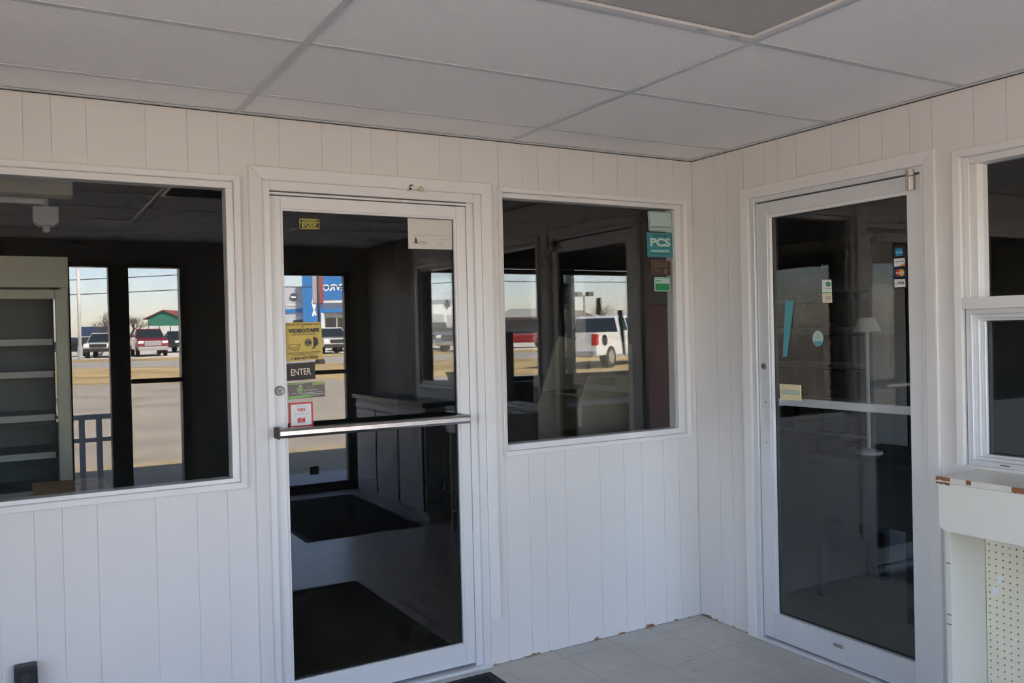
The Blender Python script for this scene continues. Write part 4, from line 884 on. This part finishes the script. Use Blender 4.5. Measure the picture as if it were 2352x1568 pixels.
    for sgn in (1, -1):
        MB(lm).box(L_-0.35, L_-0.03, sgn*Wd*0.60, sgn*Wd*0.96, ht-0.24, ht-0.05).build('headlight', LAMPM, r, bevel=0.02)
        MB(lm).box(-L_-0.012, -L_+0.15, sgn*Wd*0.80, sgn*Wd*1.005, low[1][1]-0.45, low[1][1]-0.06).build('tail_light', TAILM, r, bevel=0.01)
        MB(lm).box(cab[-1][0]-0.32, cab[-1][0]-0.18, sgn*Wd*1.0, sgn*Wd*1.22, belt+0.06, belt+0.24).build('mirror', TRB, r, bevel=0.03)
        for x in wb:
            w = MB(lm).lathe([(rw*0.6, 0.0), (rw, 0.01), (rw, 0.23), (rw*0.6, 0.24)], (x, sgn*(Wd+0.02), rw), (0, -sgn, 0), 20).build('wheel', TYRE, r)
            MB(lm).lathe([(rw*0.62, 0.0), (rw*0.5, 0.02), (0.05, 0.01), (0.0, 0.01)], (x, sgn*(Wd+0.024), rw), (0, sgn, 0), 18).build('rim', RIM, w)
    if kind == 'pickup_truck':
        MB(lm).box(-L_+0.08, -1.06, -Wd*0.86, Wd*0.86, 1.296, 1.306).build('bed', TRB, r)
        MB(lm).box(-L_-0.012, -L_+0.02, -0.19, 0.19, 0.62, 0.74).build('number_plate', mat('plate_blue', (0.35, 0.42, 0.55), 0.4), r)
        MB(lm).box(-L_-0.010, -L_+0.02, -0.22, 0.22, 1.10, 1.14).build('tailgate_handle', TRB, r)
    return r
gp = 'vehicles parked across the road'
WHP, RDP, BKP, BLP, SLP = paint('white', (0.62, 0.63, 0.65)), paint('red', (0.16, 0.010, 0.014)), paint('black', (0.02, 0.021, 0.025)), paint('blue_grey', (0.09, 0.12, 0.17)), paint('silver', (0.42, 0.44, 0.47))
vehicle('pickup_truck', 341, 62, -6, RDP, 'red pickup truck facing the road by the green barn', 'truck', gp, RIM)
vehicle('sport_utility', 240, 61, 10, SLP, 'silver sport utility vehicle beside the red pickup truck', 'car', gp)
vehicle('saloon_car', 172, 64, 55, BKP, 'black saloon car beside the light pole', 'car', gp)
vehicle('sport_utility', 410, 71, 20, BKP, 'black sport utility vehicle right of the red pickup truck', 'car', gp)
vehicle('sport_utility', 758, 57, -14, WHP, 'white sport utility vehicle before the blue dealership', 'car', gp)
vehicle('saloon_car', 800, 63, -10, BKP, 'black saloon car behind the white sport utility vehicle', 'car', gp)
vehicle('pickup_truck', 1000, 61, 0, BLP, 'blue grey pickup truck before the white service building', 'truck', gp)
vehicle('pickup_truck', 1078, 56, 24, BLP, 'blue grey pickup truck parked askew by the white service building', 'truck', gp)
vehicle('pickup_truck', 1395, 33, 205, WHP, 'white pickup truck seen from behind at the lot edge', 'truck', gp)
vehicle('sport_utility', 1312, 50, 10, BKP, 'black sport utility vehicle near the brown roofed house', 'car', gp)
vehicle('saloon_car', 1200, 60, 80, RDP, 'red saloon car beyond the road', 'car', gp)

# ---- buildings
def sbox(name, m, parent, px0, px1, py0, py1, t, depth, front=0.0, **k):
    """box whose front face at distance t fills px0..px1, py0 (top)..py1 (bottom)"""
    a0, a1 = lat(px0, t), lat(px1, t); pm_ = (px0+px1)/2
    return MB(PS).box(a0, a1, t-front, t+depth, max(zz(pm_, py1, t), gz(t)-0.3), zz(pm_, py0, t)).build(name, m, parent, **k)
BLUE = mat('sign_blue', (0.035, 0.17, 0.46), 0.4); LGW = mat('panel_grey', (0.42, 0.45, 0.52), 0.5); WHB = mat('white_cladding', (0.62, 0.66, 0.70), 0.6); SHOPG = mat('shop_glass', (0.03, 0.035, 0.04), 0.08); BEIW = mat('beige_cladding', (0.46, 0.42, 0.36), 0.6)
T = 95
bd = root('dealership', PS(lat(740, T), T+8, gz(T)), 'blue and grey car dealership with a CHEVROLET sign', 'building')
sbox('left_wing', LGW, bd, 540, 704, 661, 815, T, 16)
sbox('blue_band', BLUE, bd, 540, 704, 711, 719, T, 0.3, 0.12)
sbox('shop_window', SHOPG, bd, 676, 702, 735, 800, T, 0.3, 0.06)
sbox('shop_window', SHOPG, bd, 560, 640, 735, 800, T, 0.3, 0.06)
sbox('blue_tower', BLUE, bd, 704, 741, 631, 815, T, 15, 1.2)
sbox('main_hall', BEIW, bd, 741, 900, 690, 815, T, 18)
sbox('blue_fascia', BLUE, bd, 741, 900, 631, 687, T, 2, 0.8)
sbox('white_band', WHB, bd, 741, 900, 687, 694.5, T, 1, 0.7)
sbox('grey_band', LGW, bd, 741, 900, 694.5, 708, T, 1, 0.2)
sbox('blue_band', BLUE, bd, 741, 900, 708, 716.5, T, 1, 0.5)
for k in range(5): sbox('shop_window', SHOPG, bd, 750+k*28, 774+k*28, 730, 800, T, 0.3, 0.06)
sbox('column', WHB, bd, 742, 748, 716, 815, T, 0.6, 0.5)
vs, fs = text_geo('CHEVROLET', 0.02)
tw = lat(1100, T)-lat(985, T); tcx = lat(772, T); zc_ = zz(770, 661, T)
# reads left to right for someone facing the dealership from this building
MB(PS).add([(tcx-p[0]*tw, T-0.86, zc_+p[1]*0.72) for p in vs], fs).build('lettering', mat('sign_white', (0.80, 0.82, 0.84), 0.4), bd)
ec = (lat(678, T), zz(678, 682, T))
MB(PS).lathe([(0.42, 0), (0.42, 0.08), (0.30, 0.09), (0.0, 0.09)], (ec[0], T, ec[1]), (0, -1, 0), 24).build('emblem', mat('emblem_dark', (0.10, 0.12, 0.13), 0.3, metal=0.5), bd)
MB(PS).box(ec[0]-0.30, ec[0]+0.30, T-0.10, T-0.06, ec[1]-0.09, ec[1]+0.09).build('emblem_bar', mat('sign_white', (0.8, 0.82, 0.84)), bd)
MB(PS).box(ec[0]-0.85, ec[0]+0.85, T-0.05, T, ec[1]-0.95, ec[1]-0.72).build('name_plate', mat('plate_silver', (0.55, 0.57, 0.58), 0.4), bd)
rb = mat('ribbon_white', (0.72, 0.76, 0.84), 0.5)
for u0, v0, u1, v1 in ((720, 692, 724, 689), (724, 689, 727, 693), (727, 693, 725, 706), (725, 706, 720, 726), (720, 692, 722, 704), (722, 704, 727, 724)):
    p, q = (lat(u0, T-1.3), zz(u0, v0, T-1.3)), (lat(u1, T-1.3), zz(u1, v1, T-1.3)); dx, dz = q[0]-p[0], q[1]-p[1]; l = math.hypot(dx, dz); nx, nz = -dz/l*0.09, dx/l*0.09
    MB(PS).hexa([(p[0]+nx, T-1.26, p[1]+nz), (q[0]+nx, T-1.26, q[1]+nz), (q[0]-nx, T-1.26, q[1]-nz), (p[0]-nx, T-1.26, p[1]-nz)], [(p[0]+nx, T-1.2, p[1]+nz), (q[0]+nx, T-1.2, q[1]+nz), (q[0]-nx, T-1.2, q[1]-nz), (p[0]-nx, T-1.2, p[1]-nz)]).build('ribbon', rb, bd)
T = 98
sb = root('service_building', PS(lat(1020, T), T+8, gz(T)), 'white service building with grey garage doors and a black emblem', 'building')
sbox('wall', WHB, sb, 915, 1120, 687, 812, T, 14)
ra0, ra1 = lat(910, T), lat(1125, T); z0_, z1_ = zz(1018, 688, T), zz(1018, 664, T)
MB(PS).hexa([(ra0, T-0.4, z0_), (ra1, T-0.4, z0_), (ra1, T+5, z1_), (ra0, T+5, z1_)], [(ra0, T+14, z0_), (ra1, T+14, z0_), (ra1, T+9, z1_), (ra0, T+9, z1_)]).build('roof', mat('pale_roof', (0.50, 0.55, 0.60), 0.5), sb)
for k in range(4): sbox('garage_door', mat('garage_grey', (0.33, 0.37, 0.40), 0.5), sb, 940+k*45, 977+k*45, 722, 800, T, 0.2, 0.05)
cx_, cz_ = lat(1030.5, T), zz(1030.5, 699, T)
MB(PS).prismy([(cx_-0.16, cz_+0.52), (cx_+0.16, cz_+0.52), (cx_+0.16, cz_+0.2), (cx_+0.33, cz_+0.2), (cx_+0.33, cz_-0.2), (cx_+0.13, cz_-0.2), (cx_+0.06, cz_-0.5), (cx_-0.06, cz_-0.5), (cx_-0.13, cz_-0.2), (cx_-0.33, cz_-0.2), (cx_-0.33, cz_+0.2), (cx_-0.16, cz_+0.2)], T-0.08, T-0.01).build('emblem', BLACK, sb)
def gable(name, label, px0, px1, pyr, pye, pyb, t, depth, wallm, roofm, hip=0.0, upm=None, pym=None):
    r = root(name, PS(lat((px0+px1)/2, t), t+depth/2, gz(t)), label, 'building')
    pc = (px0+px1)/2; a0, a1 = lat(px0, t), lat(px1, t); ze, zr, zb = zz(pc, pye, t), zz(pc, pyr, t), gz(t)-0.3
    MB(PS).box(a0+0.2, a1-0.2, t, t+depth, zb, ze).build('wall', wallm, r)
    if hip:
        ac0, ac1 = a0+(a1-a0)*hip, a1-(a1-a0)*hip
        MB(PS).add([(a0-.3, t-.3, ze), (a1+.3, t-.3, ze), (a1+.3, t+depth+.3, ze), (a0-.3, t+depth+.3, ze), (ac0, t+depth/2, zr), (ac1, t+depth/2, zr)], [(0,1,5,4), (1,2,5), (2,3,4,5), (3,0,4), (3,2,1,0)]).build('roof', roofm, r)
    else:
        ac = (a0+a1)/2
        MB(PS).prismy([(a0+0.2, ze), (ac, zr-0.12), (a1-0.2, ze)], t, t+depth).build('gable', upm or wallm, r)
        for s_ in (a0-0.3, a1+0.3):
            MB(PS).hexa([(s_, t-0.3, ze-0.1), (s_, t+depth, ze-0.1), (ac, t+depth, zr), (ac, t-0.3, zr)], [(s_, t-0.3, ze-0.2), (s_, t+depth, ze-0.2), (ac, t+depth, zr-0.11), (ac, t-0.3, zr-0.11)]).build('roof_slope', roofm, r)
    return r
GRNW = mat('green_siding', (0.03, 0.16, 0.12), 0.6); BRR = mat('brown_shingle', (0.17, 0.13, 0.11), 0.9, noise=0.15, nscale=3); GYR = mat('grey_shingle', (0.27, 0.27, 0.27), 0.9); RDR = mat('red_roof', (0.25, 0.06, 0.05), 0.6)
bn = gable('barn', 'green gabled barn with white doors and red roof', 338, 420, 711, 729, 790, 110, 30, GRNW, RDR, upm=GRNW)
for k in range(3): sbox('barn_door', mat('door_white', (0.55, 0.57, 0.58), 0.6), bn, 344+k*25, 366+k*25, 748, 786, 110, 0.3, 0.06)
h1 = gable('house', 'low house with brown hipped roof beyond the verge', 1275, 1385, 709, 738, 765, 75, 10, mat('house_siding', (0.42, 0.44, 0.46), 0.7), BRR, hip=0.33)
for k in range(3): sbox('house_window', SHOPG, h1, 1285+k*32, 1298+k*32, 741, 750, 75, 0.2, 0.05)
h2 = gable('house', 'wide low house with grey roof beside the red car', 1150, 1258, 706, 728, 760, 120, 12, mat('house_brick', (0.22, 0.15, 0.12), 0.8), GYR, hip=0.2)
for k in range(4): sbox('house_window', SHOPG, h2, 1160+k*24, 1169+k*24, 734, 746, 120, 0.2, 0.05)
sbox('storage_shed', mat('navy_siding', (0.02, 0.04, 0.10), 0.6), None, 184, 214, 750, 772, 140, 8, label='dark navy shed beyond the cars', cat='building')

# ---- bare trees
BARK = mat('bare_bark', (0.085, 0.065, 0.055), 0.95, spec=0.1)
def tree(px, pyt, pyb, t, label, seed):
    rs = random.Random(seed); base = Vector(PS(lat(px, t), t, gz(t)-0.05)); h = zz(px, pyt, t)-base.z
    r = root('bare_tree', tuple(base), label, 'tree', 'bare trees across the road')
    tr, br = MB(), MB()
    def grow(p, d, ln, rad, lev):
        q = p+d*ln; (tr if lev == 0 else br).tube(p, q, rad, rad*0.62, n=5 if lev < 2 else 3, cap=False)
        if lev >= 6: return
        for k in range(4 if lev == 0 else 3 if lev < 4 else 2):
            ax = Vector((rs.uniform(-1, 1), rs.uniform(-1, 1), rs.uniform(-0.15, 0.65))).normalized()
            nd = (d*0.75+ax*0.85).normalized(); nd.z = max(nd.z, 0.02)
            grow(p+d*ln*rs.uniform(0.72, 1.0), nd, ln*rs.uniform(0.62, 0.86), rad*0.60, lev+1)
    grow(base, Vector((rs.uniform(-.05, .05), rs.uniform(-.05, .05), 1)), h*0.25, h*0.028, 0)
    tr.build('trunk', BARK, r); br.build('branches', BARK, r, kind='stuff')
tree(238, 684, 770, 100, 'bare spreading tree behind the silver sport utility vehicle', 3)
tree(300, 688, 770, 105, 'bare tree left of the green barn', 5)
tree(1392, 664, 750, 72, 'bare wind-swept tree right of the brown roofed house', 9)
tree(1432, 690, 750, 90, 'bare tree behind the white pickup truck', 12)
tree(1170, 688, 750, 150, 'bare tree behind the grey roofed house', 14)
tree(1222, 690, 750, 155, 'bare tree between the two low houses', 15)

# ---- poles, banner and wires
def pole(name, px, pyt, t, r0, r1, label, cat, m, extra=None):
    b = Vector(PS(lat(px, t), t, gz(t))); zt = zz(px, pyt, t)
    o = root(name, tuple(b), label, cat)
    MB().tube(b, (b.x, b.y, zt), r0, r1, n=12).build('shaft', m, o, smooth=True)
    if extra: extra(o, b, zt)
    return o
PGW = mat('galvanised', (0.52, 0.53, 0.54), 0.5)
pole('light_pole', 184, 560, 57, 0.12, 0.09, 'tall pale light pole beside the black saloon car', 'pole', PGW, lambda o, b, zt: (MB().box(b.x-0.25, b.x+0.25, b.y-0.12, b.y+0.12, zt, zt+0.12).build('lamp_head', PGW, o), MB().tube((b.x, b.y, b.z), (b.x, b.y, b.z+0.9), 0.17).build('base', mat('base_grey', (0.25, 0.28, 0.31), 0.6), o)))
def lampx(o, b, zt):
    for s_ in (-0.9, 0.9):
        p = b+HD*s_*0.5
        MB().box(p.x-0.25, p.x+0.25, p.y-0.2, p.y+0.2, zt-0.15, zt+0.2).build('lamp_head', mat('lamp_dark', (0.10, 0.10, 0.09), 0.5), o)
pole('street_lamp', 1345, 676, 70, 0.11, 0.08, 'street lamp with two dark heads by the brown roofed house', 'lamp', mat('pole_brown', (0.16, 0.14, 0.12), 0.6), lampx)
def banner(o, b, zt):
    t = 40
    for s_, u0, u1, m in ((0, 722, 733.5, mat('banner_grey', (0.34, 0.33, 0.40), 0.8)), (1, 736.5, 747, mat('banner_maroon', (0.26, 0.08, 0.10), 0.8))):
        MB(PS).box(lat(u0, t), lat(u1, t), t-0.01, t+0.01, zz(735, 697, t), zz(735, 600, t)).build('banner', m, o)
    for z in (zz(735, 600, t), zz(735, 697, t)): MB(PS).box(lat(721, t), lat(748, t), t-0.015, t+0.015, z-0.015, z+0.015).build('arm', TRB, o)
    MB().lathe([(0.24, 0), (0.22, 0.2), (0.12, 0.32), (0.16, 0.42), (0.08, 0.6), (0, 0.6)], b, n=16).build('base', TRB, o)
pole('banner_pole', 735, 590, 40, 0.055, 0.05, 'dark pole with grey and maroon banners on the verge', 'pole', TRB, banner)
UP = mat('utility_wood', (0.20, 0.16, 0.12), 0.9)
WIRE = mat('wire_black', (0.02, 0.02, 0.022), 0.6)
ups = []
for k, px in enumerate((-900, 560, 1100, 2300)):
    b = Vector(PS(lat(px, 72), 72, gz(72))); o = root('utility_pole', tuple(b), 'wooden utility pole carrying the overhead wires', 'pole', 'utility poles along the road')
    MB().tube(b, (b.x, b.y, b.z+9), 0.16, 0.11, n=10).build('shaft', UP, o)
    a = lat(px, 72); MB(PS).box(a-0.9, a+0.9, 71.93, 72.07, b.z+7.7, b.z+7.85).build('crossarm', UP, o)
for k, (zw, tw_) in enumerate(((5.35, 71.9), (6.6, 72.1), (8.1, 72.0))):
    m_ = MB(PS); xs = [lat(-900, 72), lat(560, 72), lat(1100, 72), lat(2300, 72)]
    for a0, a1 in zip(xs, xs[1:]):
        pts = [(a0+(a1-a0)*i/14, tw_, gz(72)+zw-0.5*(1-(2*i/14-1)**2)*min(1, (a1-a0)/40)) for i in range(15)]
        m_.path(pts, 0.035, n=5)
    o = m_.build('overhead_wire', WIRE, loc=PS(xs[1], tw_, gz(72)+zw), label=['lowest', 'middle', 'highest'][k]+' black overhead wire strung between the utility poles', cat='wire')
